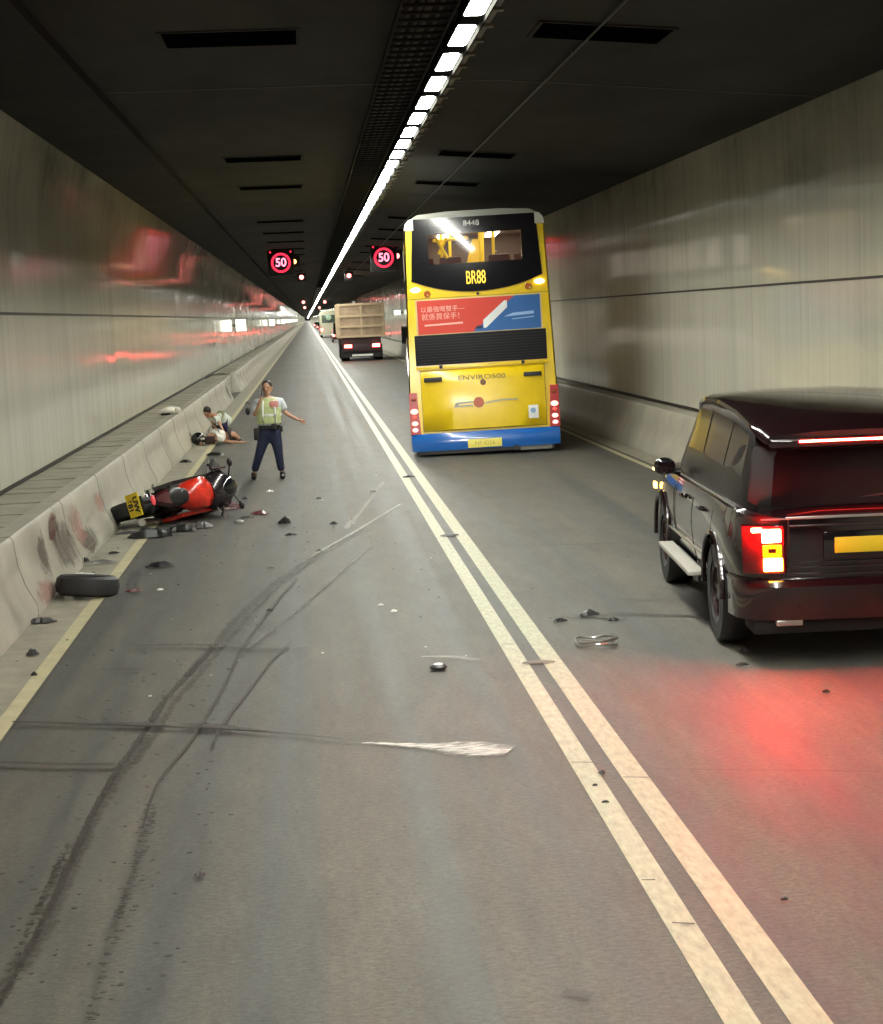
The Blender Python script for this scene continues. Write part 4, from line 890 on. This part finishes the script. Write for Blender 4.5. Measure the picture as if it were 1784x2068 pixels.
def officer():
    r = empty('person', (-0.70, 27.9, 0)); tag(r, 'police officer in lime vest and navy trousers walking with phone to the ear', 'person')
    # joints: viewer sees the front; image left = -x. mid-stride, left leg (image) trailing out
    pel = (-.02, 0, .80); 
    # body: one continuous skin surface
    V = [pel, (-.01, .0, .98), (0, .0, 1.16), (.0, .0, 1.31), (.01, -.01, 1.40),
         (-.17, 0, 1.27), (-.245, -.02, 1.06), (-.15, -.14, 1.26),          # image left arm up to the ear
         (.18, 0, 1.27), (.27, .02, 1.08), (.46, -.06, .97),                # image right arm out
         (-.11, 0, .74), (-.20, -.03, .42), (-.30, .06, .09),
         (.09, 0, .74), (.12, -.03, .42), (.15, .0, .09)]
    Ed = [(0,1),(1,2),(2,3),(3,4),(3,5),(5,6),(6,7),(3,8),(8,9),(9,10),(0,11),(11,12),(12,13),(0,14),(14,15),(15,16)]
    Ra = [.11, .10, .115, .07, .045, .05, .038, .026, .05, .038, .024, .075, .05, .035, .075, .05, .035]
    for (wr_, d_, n_) in ((7, (.25, .05, .8), (1, .2, 0)), (10, (.85, -.2, -.35), (0, -1, 0))):
        v, e, q = hand_chain(V[wr_], d_, n_); k = len(V)
        V += [tuple(x) for x in v[1:]]; mp = {0: wr_}; mp.update({i: k + i - 1 for i in range(1, len(v))})
        Ed += [(mp[a], mp[b_]) for a, b_ in e]; Ra += q[1:]
    skin('body', [tuple(v) for v in V], Ed, Ra, Mskin, r)
    head(r, (-.01, -.02, 1.515), R(-12))
    skin('shirt', [(-.01, 0, .82), (-.01, 0, .96), (0, 0, 1.14), (0, 0, 1.28), (0, 0, 1.36), (-.18, 0, 1.27), (-.245, -.015, 1.10), (.19, 0, 1.27), (.255, .01, 1.12)],
         [(0,1),(1,2),(2,3),(3,4),(3,5),(5,6),(3,7),(7,8)], [(.20,.15), (.19,.145), (.205,.15), (.16,.11), (.07,.07), .085, .072, .085, .072], Mshirt, r)
    b = MB(); b.loft([[(x0_ + wx * math.copysign(abs(math.cos(t)) ** .8, math.cos(t)), wy * math.copysign(abs(math.sin(t)) ** .8, math.sin(t)), z) for t in (2 * math.pi * k / 24 for k in range(24))] for x0_, wx, wy, z in ((-.01, .200, .152, .93), (-.005, .200, .155, 1.03), (0, .205, .160, 1.12), (0, .205, .160, 1.20), (0, .185, .145, 1.27), (0, .13, .11, 1.35))]); v = b.build('vest', Mvest, r, smooth=60)
    b = MB(); b.lathe((0, 0, 1.07), (0, 0, 1), [(.190, -.022), (.205, -.02), (.205, .02), (.190, .022)], 28, closed=True); bmesh.ops.transform(b.bm, matrix=Matrix.Diagonal((1.03, .80, 1, 1)), verts=b.bm.verts); b.build('vest_band', Mref, v)
    b = MB(); b.box(.02, .16, -.170, -.135, 1.19, 1.30, bev=.03); b.build('chest_badge', Mhiv, v)
    for sx in (-.10, .10): MB().tube([(sx, -.152, .95), (sx * 1.02, -.166, 1.08), (sx, -.162, 1.2), (sx * .9, -.12, 1.3), (sx * .8, -.05, 1.355)], .016, 6, flat=.5).build('reflective_strip', Mref, v)
    skin('trousers', [(-.01, 0, .90), (-.01, 0, .78), (-.11, 0, .68), (-.20, -.03, .42), (-.30, .06, .13), (.09, 0, .68), (.12, -.03, .42), (.15, .0, .12)],
         [(0,1),(1,2),(2,3),(3,4),(1,5),(5,6),(6,7)], [(.185,.14), (.175,.14), (.10,.11), .078, .064, (.10,.11), .078, .064], Mnavy, r)
    b = MB(); b.lathe((-.01, 0, .87), (0, 0, 1), [(.165, -.03), (.178, -.028), (.178, .028), (.165, .03)], 28, closed=True); bmesh.ops.transform(b.bm, matrix=Matrix.Diagonal((1.03, .82, 1, 1)), verts=b.bm.verts); b.build('belt', M_black, r)
    for bb in ((.03, .12, -.20, -.14, .83, .93), (-.27, -.18, -.06, .06, .66, .86), (.16, .21, -.05, .05, .78, .88)): MB().box(*bb, bev=.012).build('belt_pouch', M_black, r)
    for c, sx in (((-.31, .05, .045), -1), ((.165, -.03, .045), 1)):
        b = MB(); b.ball((c[0], c[1] - .05, .045), .05, .13, .045, 12); b.ball((c[0], c[1] + .03, .08), .05, .06, .06, 10); b.build('boot', Mboot, r)
    MB().box(-.105, -.09, -.13, -.06, 1.38, 1.52, bev=.004, rot=Matrix.Rotation(.2, 3, 'Y')).build('phone', M_black, r)
officer()

def kneeler():
    r = empty('person', (-2.1, 38.3, 0), (0, 0, 0)); tag(r, 'crouching officer in pale shirt bent over the person on the ground', 'person')
    # crouched, torso leaning to image left, knees to the right
    V = [(.24, .08, .30), (.13, .02, .40), (.01, -.05, .48), (-.10, -.11, .53), (-.16, -.15, .57),
         (-.03, -.24, .46), (.04, -.38, .36), (.10, -.50, .24), (-.16, .02, .48), (-.12, -.16, .34), (-.02, -.36, .22),
         (-.10, -.18, .33), (.06, -.10, .06), (.12, .16, .3), (-.14, .08, .36), (.02, .12, .05)]
    Ed = [(0,1),(1,2),(2,3),(3,4),(3,5),(5,6),(6,7),(3,8),(8,9),(9,10),(0,11),(11,12),(0,13),(13,14),(14,15)]
    Ra = [.11, .10, .11, .07, .045, .05, .036, .024, .05, .036, .024, .07, .045, .07, .06, .045]
    for wr_, d_ in ((7, (.3, -.6, -.5)), (10, (.3, -.6, -.4))):
        v, e, q = hand_chain(V[wr_], d_, (0, 0, -1)); k = len(V)
        V += [tuple(x) for x in v[1:]]; mp = {0: wr_}; mp.update({i: k + i - 1 for i in range(1, len(v))}); Ed += [(mp[a], mp[b_]) for a, b_ in e]; Ra += q[1:]
    skin('body', [tuple(v) for v in V], Ed, Ra, Mskin, r)
    head(r, (-.23, -.20, .63), R(-25), R(45), s=1.05)
    skin('shirt', [(.25, .08, .33), (.13, .02, .41), (.01, -.05, .48), (-.10, -.11, .53), (-.03, -.23, .46), (.02, -.34, .39), (-.16, .02, .48), (-.13, -.1, .38)], [(0,1),(1,2),(2,3),(3,4),(4,5),(3,6),(6,7)], [.15, .17, .18, .14, .095, .07, .10, .07], mat('pale green shirt', (.62, .68, .62), .7), r)
    skin('vest', [(.10, .0, .42), (.01, -.05, .48), (-.07, -.09, .52)], [(0,1),(1,2)], [.18, .20, .165], mat('olive vest', (.28, .30, .13), .7), r)
    skin('trousers', [(.24, .05, .30), (-.12, -.18, .33), (.05, -.10, .08), (.14, .16, .3), (-.14, .1, .36), (.02, .12, .07)], [(0,1),(1,2),(0,3),(3,4),(4,5)], [.14, .095, .075, .12, .09, .07], mat('dark blue trousers', (.03, .02, .09), .8), r)
    for y in (-.12, .12): MB().ball((.02, y - .06, .045), .05, .12, .045, 12).build('boot', Mboot, r)
kneeler()

def victim():
    r = empty('person', (-2.05, 36.6, 0)); tag(r, 'injured rider in white shirt and black helmet lying on the road edge', 'person')
    V = [(.10, .30, .14), (-.02, .18, .15), (-.10, .05, .16), (-.17, -.02, .15), (-.24, -.06, .15),
         (-.02, -.14, .12), (.25, -.18, .06), (.52, -.14, .035), (-.18, .14, .13), (-.05, .30, .08), (-.25, .34, .05),
         (.32, .22, .20), (.42, .45, .07), (.24, .42, .12), (.30, .75, .07)]
    Ed = [(0,1),(1,2),(2,3),(3,4),(3,5),(5,6),(6,7),(3,8),(8,9),(9,10),(0,11),(11,12),(0,13),(13,14)]
    Ra = [.11, .11, .12, .08, .05, .05, .036, .024, .05, .036, .024, .075, .05, .075, .05]
    for wr_, d_ in ((7, (.8, .2, -.02)), (10, (-.8, .1, -.02))):
        v, e, q = hand_chain(V[wr_], d_, (0, 0, -1), .15); k = len(V)
        V += [tuple(x) for x in v[1:]]; mp = {0: wr_}; mp.update({i: k + i - 1 for i in range(1, len(v))}); Ed += [(mp[a], mp[b_]) for a, b_ in e]; Ra += q[1:]
    skin('body', [tuple(v) for v in V], Ed, Ra, Mskin, r)
    h = head(r, (-.37, -.09, .13), R(180), R(80), hair=False)
    b = MB(); b.ball((-.42, -.09, .15), .15, .14, .14, 18); b.build('helmet', M_gloss, r)
    b = MB(); b.ball((-.33, -.18, .15), .07, .05, .035, 12); b.build('visor', mat('pale visor', (.35, .36, .34), .2), r)
    skin('shirt', [(.13, .28, .16), (-.0, .17, .17), (-.08, .05, .18), (-.15, -.02, .16), (.0, -.13, .14), (.16, -.17, .10), (-.17, .13, .15), (-.1, .24, .1)], [(0,1),(1,2),(2,3),(3,4),(4,5),(3,6),(6,7)], [.14, .165, .165, .11, .08, .065, .08, .06], mat('white shirt', (.82, .80, .74), .7, var=.06, scale=14), r)
    skin('shorts', [(.14, .30, .15), (.32, .24, .20), (.26, .42, .14)], [(0,1),(0,2)], [.14, .10, .10], mat('black shorts', (.015, .014, .014), .8), r)
    b = MB(); b.box(-.28, -.05, -.20, -.08, .03, .2, bev=.04); b.build('backpack', mat('brown black bag', (.03, .015, .012), .7), r)
    for c in ((.44, .52), (.32, .86)): MB().ball((c[0], c[1], .05), .05, .11, .045, 10).build('shoe', M_black, r)
victim()

# ---------------------------------------------------------------- fallen motorcycle
def motorcycle():
    # built upright (x = side, y = forward, z = up, rear wheel centre at origin) then laid on its right side
    r = empty('motorcycle', (-2.38, 22.15, 0.23)); tag(r, 'red and black sports motorcycle lying on its side by the left barrier', 'motorcycle')
    a = R(57); f = Vector((math.cos(a), math.sin(a), 0)); u = Vector((math.sin(a), -math.cos(a), .0)) ; u = (u + Vector((0, 0, .30))).normalized(); f = (f - f.dot(u) * u).normalized(); f = (f + Vector((0, 0, -.02))).normalized(); s = f.cross(u)
    u = s.cross(f)
    r.rotation_euler = Matrix((s, f, u)).transposed().to_euler()
    Mr = mat('red fairing', (.62, .028, .012), .28, coat=.6, var=.35, scale=7, bump=.5, bscale=9); Mdk = mat('dark fairing', (.02, .014, .018), .2, coat=.7); Mwine = mat('wine fairing', (.07, .007, .014), .2, coat=.6)
    wheel(r, (0, 0, 0), .31, .19, spokes=6, rimm=M_black)
    wheel(r, (0, 1.40, 0), .30, .12, spokes=6, rimm=M_black)
    b = MB(); b.tube([(.10, 0, 0), (.10, .55, .06)], .035, 8); b.tube([(-.10, 0, 0), (-.10, .55, .06)], .035, 8); b.build('swingarm', M_dmetal, r)
    b = MB(); b.ball((0, .62, .06), .17, .24, .20, 14); b.box(-.15, .15, .45, .85, -.10, .12, bev=.03); b.build('engine', M_dmetal, r)
    b = MB(); b.loft([[(-.05, y, zb), (.05, y, zb), (wd, y, (zb + zt) / 2), (wd * .7, y, zt), (-wd * .7, y, zt), (-wd, y, (zb + zt) / 2)] for y, wd, zb, zt in ((-.22, .03, .50, .56), (-.05, .10, .44, .58), (.18, .13, .36, .54), (.42, .14, .30, .50))]); b.build('tail_fairing', Mwine, r)
    b = MB(); b.ball((0, .25, .53), .13, .24, .05, 12); b.build('seat', M_black, r)
    b = MB(); b.loft([[(-wd, y, .40), (-wd * .95, y, zt - .05), (-wd * .45, y, zt), (0, y, zt + .015), (wd * .45, y, zt), (wd * .95, y, zt - .05), (wd, y, .40)] for y, wd, zt in ((.40, .08, .50), (.46, .13, .57), (.58, .19, .64), (.74, .22, .67), (.86, .19, .66), (.93, .12, .60))]); b.build('fuel_tank', Mr, r, smooth=55)
    for sd in (-1, 1):
        b = MB(); pr = [(.55, .30), (.80, .42), (1.15, .52), (1.32, .40), (1.22, .12), (1.0, -.10), (.70, -.16), (.50, .0)]
        b.prism(pr, 'x', sd * .20, sd * .25); b.build('side_fairing', Mr if sd > 0 else Mdk, r)
        b = MB(); b.prism([(.62, -.15), (1.0, -.12), (.9, -.22), (.55, -.22)], 'x', sd * .13, sd * .205); b.build('belly_fairing', Mwine, r)
        b = MB(); b.tube([(sd * .12, 1.40, 0), (sd * .12, 1.12, .60)], .03, 8); b.build('fork', M_silver, r)
        b = MB(); b.tube([(sd * .10, 1.08, .64), (sd * .24, 1.02, .64), (sd * .36, .96, .63)], .018, 8); b.build('handlebar', M_black, r)
        b = MB(); b.tube([(sd * .1, 1.2, .72), (sd * .26, 1.14, .84)], .01, 6); b.ball((sd * .30, 1.13, .86), .06, .03, .04, 10); b.build('mirror', M_black, r)
        b = MB(); b.box(sd * .20 - .03, sd * .20 + .03, .30, .40, .0, .02); b.build('foot_peg', M_silver, r)
    b = MB(); b.loft([[(-wd * .6, y, zb), (-wd, y, zb + .12), (-wd * .95, y, zt - .1), (-wd * .5, y, zt), (wd * .5, y, zt), (wd * .95, y, zt - .1), (wd, y, zb + .12), (wd * .6, y, zb)] for y, wd, zb, zt in ((.90, .20, .30, .66), (1.0, .26, .26, .74), (1.15, .27, .24, .76), (1.32, .20, .28, .66), (1.44, .10, .34, .52))]); b.build('front_cowl', Mdk, r, smooth=40)
    b = MB(); b.box(-.20, .20, .885, .898, .42, .62, bev=.01); b.box(-.06, .06, .87, .884, .56, .68, bev=.01); b.build('dashboard', M_dmetal, r)
    for sd in (-1, 1): MB().prism([(.95, .70), (1.2, .74), (1.35, .60), (1.1, .58)], 'x', sd * .262, sd * .272).build('cowl_panel', Mwine, r)
    b = MB(); b.ball((0, 1.16, .70), .15, .18, .10, 14); b.build('windscreen', M_gloss, r)
    for sd in (-1, 1): MB().ball((sd * .09, 1.41, .52), .05, .04, .03, 10).build('headlight', M_silver, r)
    b = MB(); b.lathe((0, 1.40, 0), (1, 0, 0), [(.315, -.07), (.335, -.05), (.335, .05), (.315, .07)], 28, closed=True); b.build('front_mudguard', Mdk, r)
    b = MB(); b.box(-.09, .09, -.40, -.38, .26, .48); b.tube([(0, -.08, .46), (0, -.38, .42)], .02, 6); b.build('plate_hanger', M_black, r)
    b = MB(); b.box(-.15, .15, -.425, -.405, .25, .45); pl = b.build('number_plate', mat('bike plate yellow', (.75, .55, .02), .45), r)
    text('plate_text', 'UW', .10, M_black, pl, (0, -.430, .395), thick=.003, bold=.004, sx=1.2); text('plate_text', '681', .10, M_black, pl, (0, -.430, .300), thick=.003, bold=.004, sx=1.1)
    MB().ball((0, -.24, .53), .07, .03, .03, 10).build('tail_light', mat('pink red tail light', (.7, .08, .10), .2, emis=((1, .1, .12), .3)), r)
    b = MB(); b.tube([(.18, .55, -.08), (.20, .2, .02), (.21, -.12, .16)], [.03, .045, .05], 12); b.build('exhaust', M_silver, r)
    for sd in (-1, 1):
        b = MB(); b.box(sd * .10 - .05, sd * .10 + .05, .30, .50, .18, .34, bev=.02); b.tube([(sd * .14, .45, .30), (sd * .20, .55, .12), (sd * .18, .70, -.05)], .022, 8); b.tube([(sd * .05, .35, .36), (sd * .12, .60, .38), (sd * .1, .95, .42)], .018, 8); b.build('frame_tube', M_dmetal, r)
        b = MB(); b.tube([(sd * .22, .50, -.02), (sd * .30, .52, .0)], .014, 6); b.tube([(sd * .24, .95, .60), (sd * .40, .98, .66), (sd * .46, .90, .70)], .008, 6); b.build('lever', M_silver, r)
    b = MB(); b.tube([(.02, .95, .35), (.16, 1.05, .5), (.10, 1.2, .62)], .012, 6); b.tube([(-.05, .9, .35), (-.18, 1.0, .55), (-.12, 1.15, .66)], .012, 6); b.build('cable', M_black, r)
    b = MB(); b.ball((0, .38, .555), .10, .10, .035, 12); b.build('rider_seat', M_black, r)
    for sd in (-1, 1): MB().tube([(sd * .06, -.2, .46), (sd * .15, -.22, .46)], .018, 6).build('indicator', M_black, r)
motorcycle()
# detached wheel lying by the kerb
t = empty('loose_wheel', (-2.28, 16.55, 0.105), (R(80), R(4), R(0))); tag(t, 'detached black motorcycle wheel lying flat on the gutter near the barrier', 'wheel')
t.rotation_euler = (R(-6), R(5), 0)
q = MB(); prof = [(.21, -.085), (.262, -.098), (.298, -.07), (.312, 0), (.298, .07), (.262, .098), (.21, .085)]
q.lathe((0, 0, 0), (0, 0, 1), prof, 40, closed=True); q.build('tyre', M_rubber, t)
q = MB(); q.lathe((0, 0, 0), (0, 0, 1), [(.208, -.07), (.208, .07), (.19, .07), (.19, -.07)], 32, closed=True)
for k in range(5):
    an = 2 * math.pi * k / 5; q.tube([(0.03 * math.cos(an), .03 * math.sin(an), 0), (.195 * math.cos(an), .195 * math.sin(an), 0)], .02, 6)
q.cyl((0, 0, 0), (0, 0, 1), .05, .1, 14); q.build('rim', M_black, t)

# ---------------------------------------------------------------- bags and debris
t = empty('white_bag', (-3.0, 35.6, .737)); tag(t, 'white plastic bag and sheet dropped on the left walkway', 'bag')
skin('sack', [(-.2, 0, .05), (-.02, 0, .10), (.14, .25, .10), (.22, .1, .06), (.05, .4, .06)], [(0,1),(1,2),(2,3),(2,4)], [(.05,.04), (.11,.08), .09, .07, .06], mat('white plastic', (.82, .80, .72), .4), t)
MB().box(-.14, .05, -.1, .05, .002, .05, bev=.01).build('tray', M_black, t)
t = empty('black_bag', (-1.80, 47.7, 0)); tag(t, 'black bag standing on the road behind the walking officer', 'bag')
skin('sack', [(0, 0, .12), (.02, 0, .24), (-.08, 0, .10), (.1, 0, .1)], [(0,1),(0,2),(0,3)], [(.16,.12), .10, .12, .12], mat('black nylon', (.012, .012, .013), .6), t)
MB().tube([(-.06, 0, .30), (0, 0, .38), (.08, 0, .30)], .012, 6).build('handle', M_black, t)

def shard(x, y, z, L, Wd, H, seed, m, rot, label, name='debris_shard', group=None):
    """a cracked bent piece of moulding: curled plate with ragged outline"""
    rnd = random.Random(seed); b = MB(); n = 9; rows = 4; g0 = []
    for i in range(n + 1):
        t_ = i / n; wv = Wd * (math.sin(math.pi * min(.97, .06 + t_ * .9)) ** .6) * rnd.uniform(.6, 1.1); row = []
        off = rnd.uniform(-.12, .12) * Wd
        for j in range(rows + 1):
            s_ = j / rows - .5
            row.append(Vector(((t_ - .5) * L, off + s_ * wv, .004 + H * (math.sin(math.pi * t_) * .75 + .25 * rnd.random()) * (1 - (2 * s_) ** 2))))
        g0.append(row)
    top = [[b.bm.verts.new(v) for v in row] for row in g0]; bot = [[b.bm.verts.new(v - Vector((0, 0, .003))) for v in row] for row in g0]
    for i in range(n):
        for j in range(rows):
            b.bm.faces.new((top[i][j], top[i+1][j], top[i+1][j+1], top[i][j+1])); b.bm.faces.new((bot[i][j+1], bot[i+1][j+1], bot[i+1][j], bot[i][j]))
    for i in range(n):
        b.bm.faces.new((top[i+1][0], top[i][0], bot[i][0], bot[i+1][0])); b.bm.faces.new((top[i][rows], top[i+1][rows], bot[i+1][rows], bot[i][rows]))
    for j in range(rows):
        b.bm.faces.new((top[0][j], top[0][j+1], bot[0][j+1], bot[0][j])); b.bm.faces.new((top[n][j+1], top[n][j], bot[n][j], bot[n][j+1]))
    o = b.build(name, m, None, smooth=25); o.location = (x, y, z); o.rotation_euler = (0, 0, R(rot))
    tag(o, label, 'debris', group); return o
M_dred = mat('dark red plastic', (.10, .02, .025), .35, coat=.4); M_dgrey = mat('grey plastic', (.07, .07, .075), .4); M_brown = mat('brown grey plastic', (.14, .12, .09), .5)
D = [
 (-0.42, 21.55, .013, .17, .12, .10, M_black, 10, 'black lump of broken plastic on the road below the walking officer'),
 (-0.33, 20.30, .013, .15, .05, .03, M_black, 0, 'thin black sliver just below the black lump on the road'),
 (0.03, 24.3, .013, .09, .06, .03, M_black, 5, 'small black chip on the road right of the officer'),
 (-0.70, 25.7, .013, .11, .07, .03, M_white, 8, 'small white chip on the road below the officer'),
 (-0.77, 22.8, .013, .26, .16, .05, M_dred, -12, 'dark wine red shard right of the motorcycle'),
 (-0.93, 22.35, .013, .20, .03, .03, M_black, 5, 'black stick touching the front of the motorcycle'),
 (-1.05, 24.8, .013, .10, .07, .04, M_black, 0, 'small black scrap just behind the front of the motorcycle'),
 (0.20, 21.2, .013, .10, .05, .035, M_black, 0, 'small black chip in the middle of the left lane'),
 (0.00, 18.75, .013, .07, .05, .03, M_black, 0, 'tiny black chip nearer than the others in the left lane middle'),
 (-0.52, 17.66, .013, .09, .04, .02, M_brown, 0, 'tiny brown chip among the skid marks left of the lane middle'),
 (-0.47, 15.03, .013, .06, .04, .02, M_black, 0, 'tiny black chip beside the grey skid marks'),
 (-1.72, 18.2, .013, .32, .09, .07, M_black, -4, 'long black twisted piece right of the yellow edge line'),
 (-2.46, 18.7, .013, .44, .07, .05, M_silver, 2, 'bent silver lever lying on the gutter'),
 (-2.60, 18.75, .013, .14, .10, .09, M_black, 20, 'black clamp at the left end of the silver lever'),
 (-2.52, 17.9, .013, .26, .04, .03, M_white, 3, 'thin pale strip between the lever and the loose wheel'),
 (-2.36, 19.5, .013, .13, .05, .03, M_black, 5, 'small dark piece on the gutter behind the lever'),
 (-2.50, 15.1, .013, .27, .10, .05, M_dgrey, -8, 'pointed grey shard on the gutter nearer than the loose wheel'),
 (-2.34, 13.56, .013, .10, .08, .06, M_dgrey, 0, 'dark grey lump on the gutter close to the left edge'),
 (-2.20, 12.74, .013, .05, .04, .03, M_black, 0, 'tiny black lump on the gutter, lowest one at the left'),
 (-1.84, 16.58, .013, .16, .05, .03, M_dred, 3, 'small red shard right of the loose wheel'),
 (-1.58, 16.58, .013, .07, .04, .02, M_white, 0, 'white fleck right of the small red shard'),
 (-1.95, 33.5, .013, .36, .18, .07, M_black, 0, 'black cloth like piece just below the injured rider'),
 (-2.43, 32.1, .013, .24, .12, .06, M_black, 4, 'black oval piece on the gutter below the helmet'),
 (-1.85, 30.9, .013, .22, .16, .14, M_dgrey, 0, 'dark grey wedge behind the motorcycle'),
 (2.25, 13.92, .013, .17, .10, .05, M_black, 8, 'black lump in the right lane left of the dark SUV'),
 (1.97, 13.70, .013, .12, .05, .03, M_black, 0, 'small black piece right of the double line, beside the lump'),
 (2.40, 13.60, .013, .09, .05, .03, M_black, 0, 'small black piece between the lump and the SUV'),
 (1.57, 12.12, .013, .24, .06, .02, M_brown, -3, 'flat brown grey strip lying across the double line'),
 (1.50, 26.9, .013, .20, .10, .03, M_black, 0, 'flat dark piece on the double line behind the bus'),
 (1.53, 19.5, .013, .22, .09, .03, M_black, 0, 'dark piece lying between the two centre lines'),
 (1.51, 9.08, .013, .05, .035, .02, M_black, 40, 'small black chip in the gap of the double line, nearest the viewer'),
 (1.43, 8.84, .013, .03, .02, .01, M_black, 0, 'black fleck on the left centre line, upper of two'),
 (1.43, 8.52, .013, .04, .015, .01, M_black, 0, 'black fleck on the left centre line, lower of two'),
 (-0.64, 7.78, .013, .05, .04, .02, M_dgrey, 0, 'dark pebble alone in the left lane foreground'),
 (2.97, 11.62, .013, .10, .03, .02, M_black, 0, 'thin black piece on the road below the SUV bumper'),
 (3.28, 10.65, .013, .05, .03, .02, M_black, 0, 'tiny black chip at the right below the SUV'),
 (3.10, 12.05, .013, .08, .05, .04, M_black, 0, 'black scrap under the rear corner of the SUV'),
 (1.93, 6.92, .013, .035, .025, .01, M_black, 0, 'black fleck in the red lit foreground of the right lane'),
 (0.53, 14.97, .013, .05, .03, .02, M_white, 0, 'white chip, upper of two in the left lane'),
 (0.63, 14.62, .013, .06, .03, .02, M_white, 0, 'white chip, lower of two in the left lane'),
 (-2.08, 20.9, .013, .55, .22, .13, M_black, 8, 'large black broken fairing under the rear of the fallen motorcycle'),
 (-2.62, 22.9, .013, .30, .10, .09, M_black, 30, 'black guard fragment wedged between the bike tyre and the barrier'),
 (-1.20, 23.6, .013, .30, .14, .10, M_dred, 25, 'wine red cowl fragment behind the front of the motorcycle'),
 (-1.72, 21.35, .013, .38, .16, .10, M_black, -10, 'black cracked panel just in front of the motorcycle seat'),
 (-1.45, 21.6, .013, .22, .12, .07, M_dgrey, 12, 'grey cracked panel below the red tank of the motorcycle'),
 (-2.35, 21.3, .013, .40, .05, .04, M_dgrey, 3, 'dark bent strip on the gutter below the motorcycle tyre'),
 (-1.02, 21.9, .013, .14, .07, .04, M_silver, 6, 'small silver piece at the front end of the motorcycle'),
 (0.85, 24.9, .013, .1, .06, .03, M_brown, 0, 'brown chip between the scrape marks and the double line'),
]
for i, (x, y, z, L, Wd, H, m, ro, lab) in enumerate(D): shard(x, y, z, L, Wd, H, i + 5, m, ro, lab)
b = MB(); pts = [(.16 * math.cos(t) , .20 * math.sin(t), .018 + .012 * math.sin(3 * t)) for t in (2 * math.pi * k / 36 for k in range(36))]
b.tube(pts + [pts[0]], .009, 6, caps=False); b.tube([(-.14, -.06, .02), (.02, -.14, .035), (.17, .02, .03)], .014, 6)
o = b.build('metal_hoop', M_silver); o.location = (2.10, 12.7, .015); tag(o, 'silver oval hoop lying in the right lane beside the double line', 'debris')
b = MB(); b.lathe((0, 0, .014), (0, 0, 1), [(.06, -.012), (.066, 0), (.05, .012), (.0001, .016)], 20); o = b.build('lens_cap', M_black); o.location = (.83, 12.13, .013)
MB().ball((.0, 0, .03), .035, .035, .008, 12).build('lens', M_white, o); tag(o, 'round black cap with a pale centre in the left lane', 'debris')
# uncountable crumbs of plastic and glass
rnd = random.Random(5); b = MB()
for k in range(190):
    t_ = rnd.random()
    if k < 130: x, y = rnd.uniform(-2.5, 1.3), rnd.choice((rnd.uniform(13, 30), rnd.uniform(16, 26)))
    else: x, y = rnd.uniform(-2, 5), rnd.uniform(6, 18)
    s_ = rnd.uniform(.005, .014) * (1 if y > 12 else .5); a = rnd.uniform(0, 6)
    b.prism([(x + s_ * math.cos(a + i * 2.1) * rnd.uniform(.6, 1.3), y + s_ * math.sin(a + i * 2.1)) for i in range(3)], 'z', .013, .013 + s_ * .5)
tag(b.build('plastic_crumbs', mat('crumb', (.05, .045, .04), .5), smooth=0), 'dark crumbs of broken plastic scattered over the road', 'debris', kind='stuff')
b = MB()
for k in range(26):
    x, y = rnd.uniform(-2.5, 1.2), rnd.uniform(11, 28); s_ = rnd.uniform(.006, .016); a = rnd.uniform(0, 6)
    b.prism([(x + s_ * math.cos(a + i * 2.1) * rnd.uniform(.6, 1.3), y + s_ * math.sin(a + i * 2.1)) for i in range(3)], 'z', .013, .013 + s_ * .6)
tag(b.build('glass_crumbs', mat('pale crumb', (.6, .58, .5), .3), smooth=0), 'pale crumbs of broken glass scattered over the left lane', 'debris', kind='stuff')

# ---------------------------------------------------------------- headlights of the vehicle the picture is taken from
for sx in (-.65, .65):
    ld = bpy.data.lights.new('headlight', 'SPOT'); ld.energy = 2200; ld.color = (1, .96, .86); ld.spot_size = R(9); ld.spot_blend = .9; ld.shadow_soft_size = .07
    lo = bpy.data.objects.new('headlight', ld); COL.objects.link(lo); lo.location = (sx, .8, .75); lo.rotation_euler = (R(89.6), 0, R(-5.8))
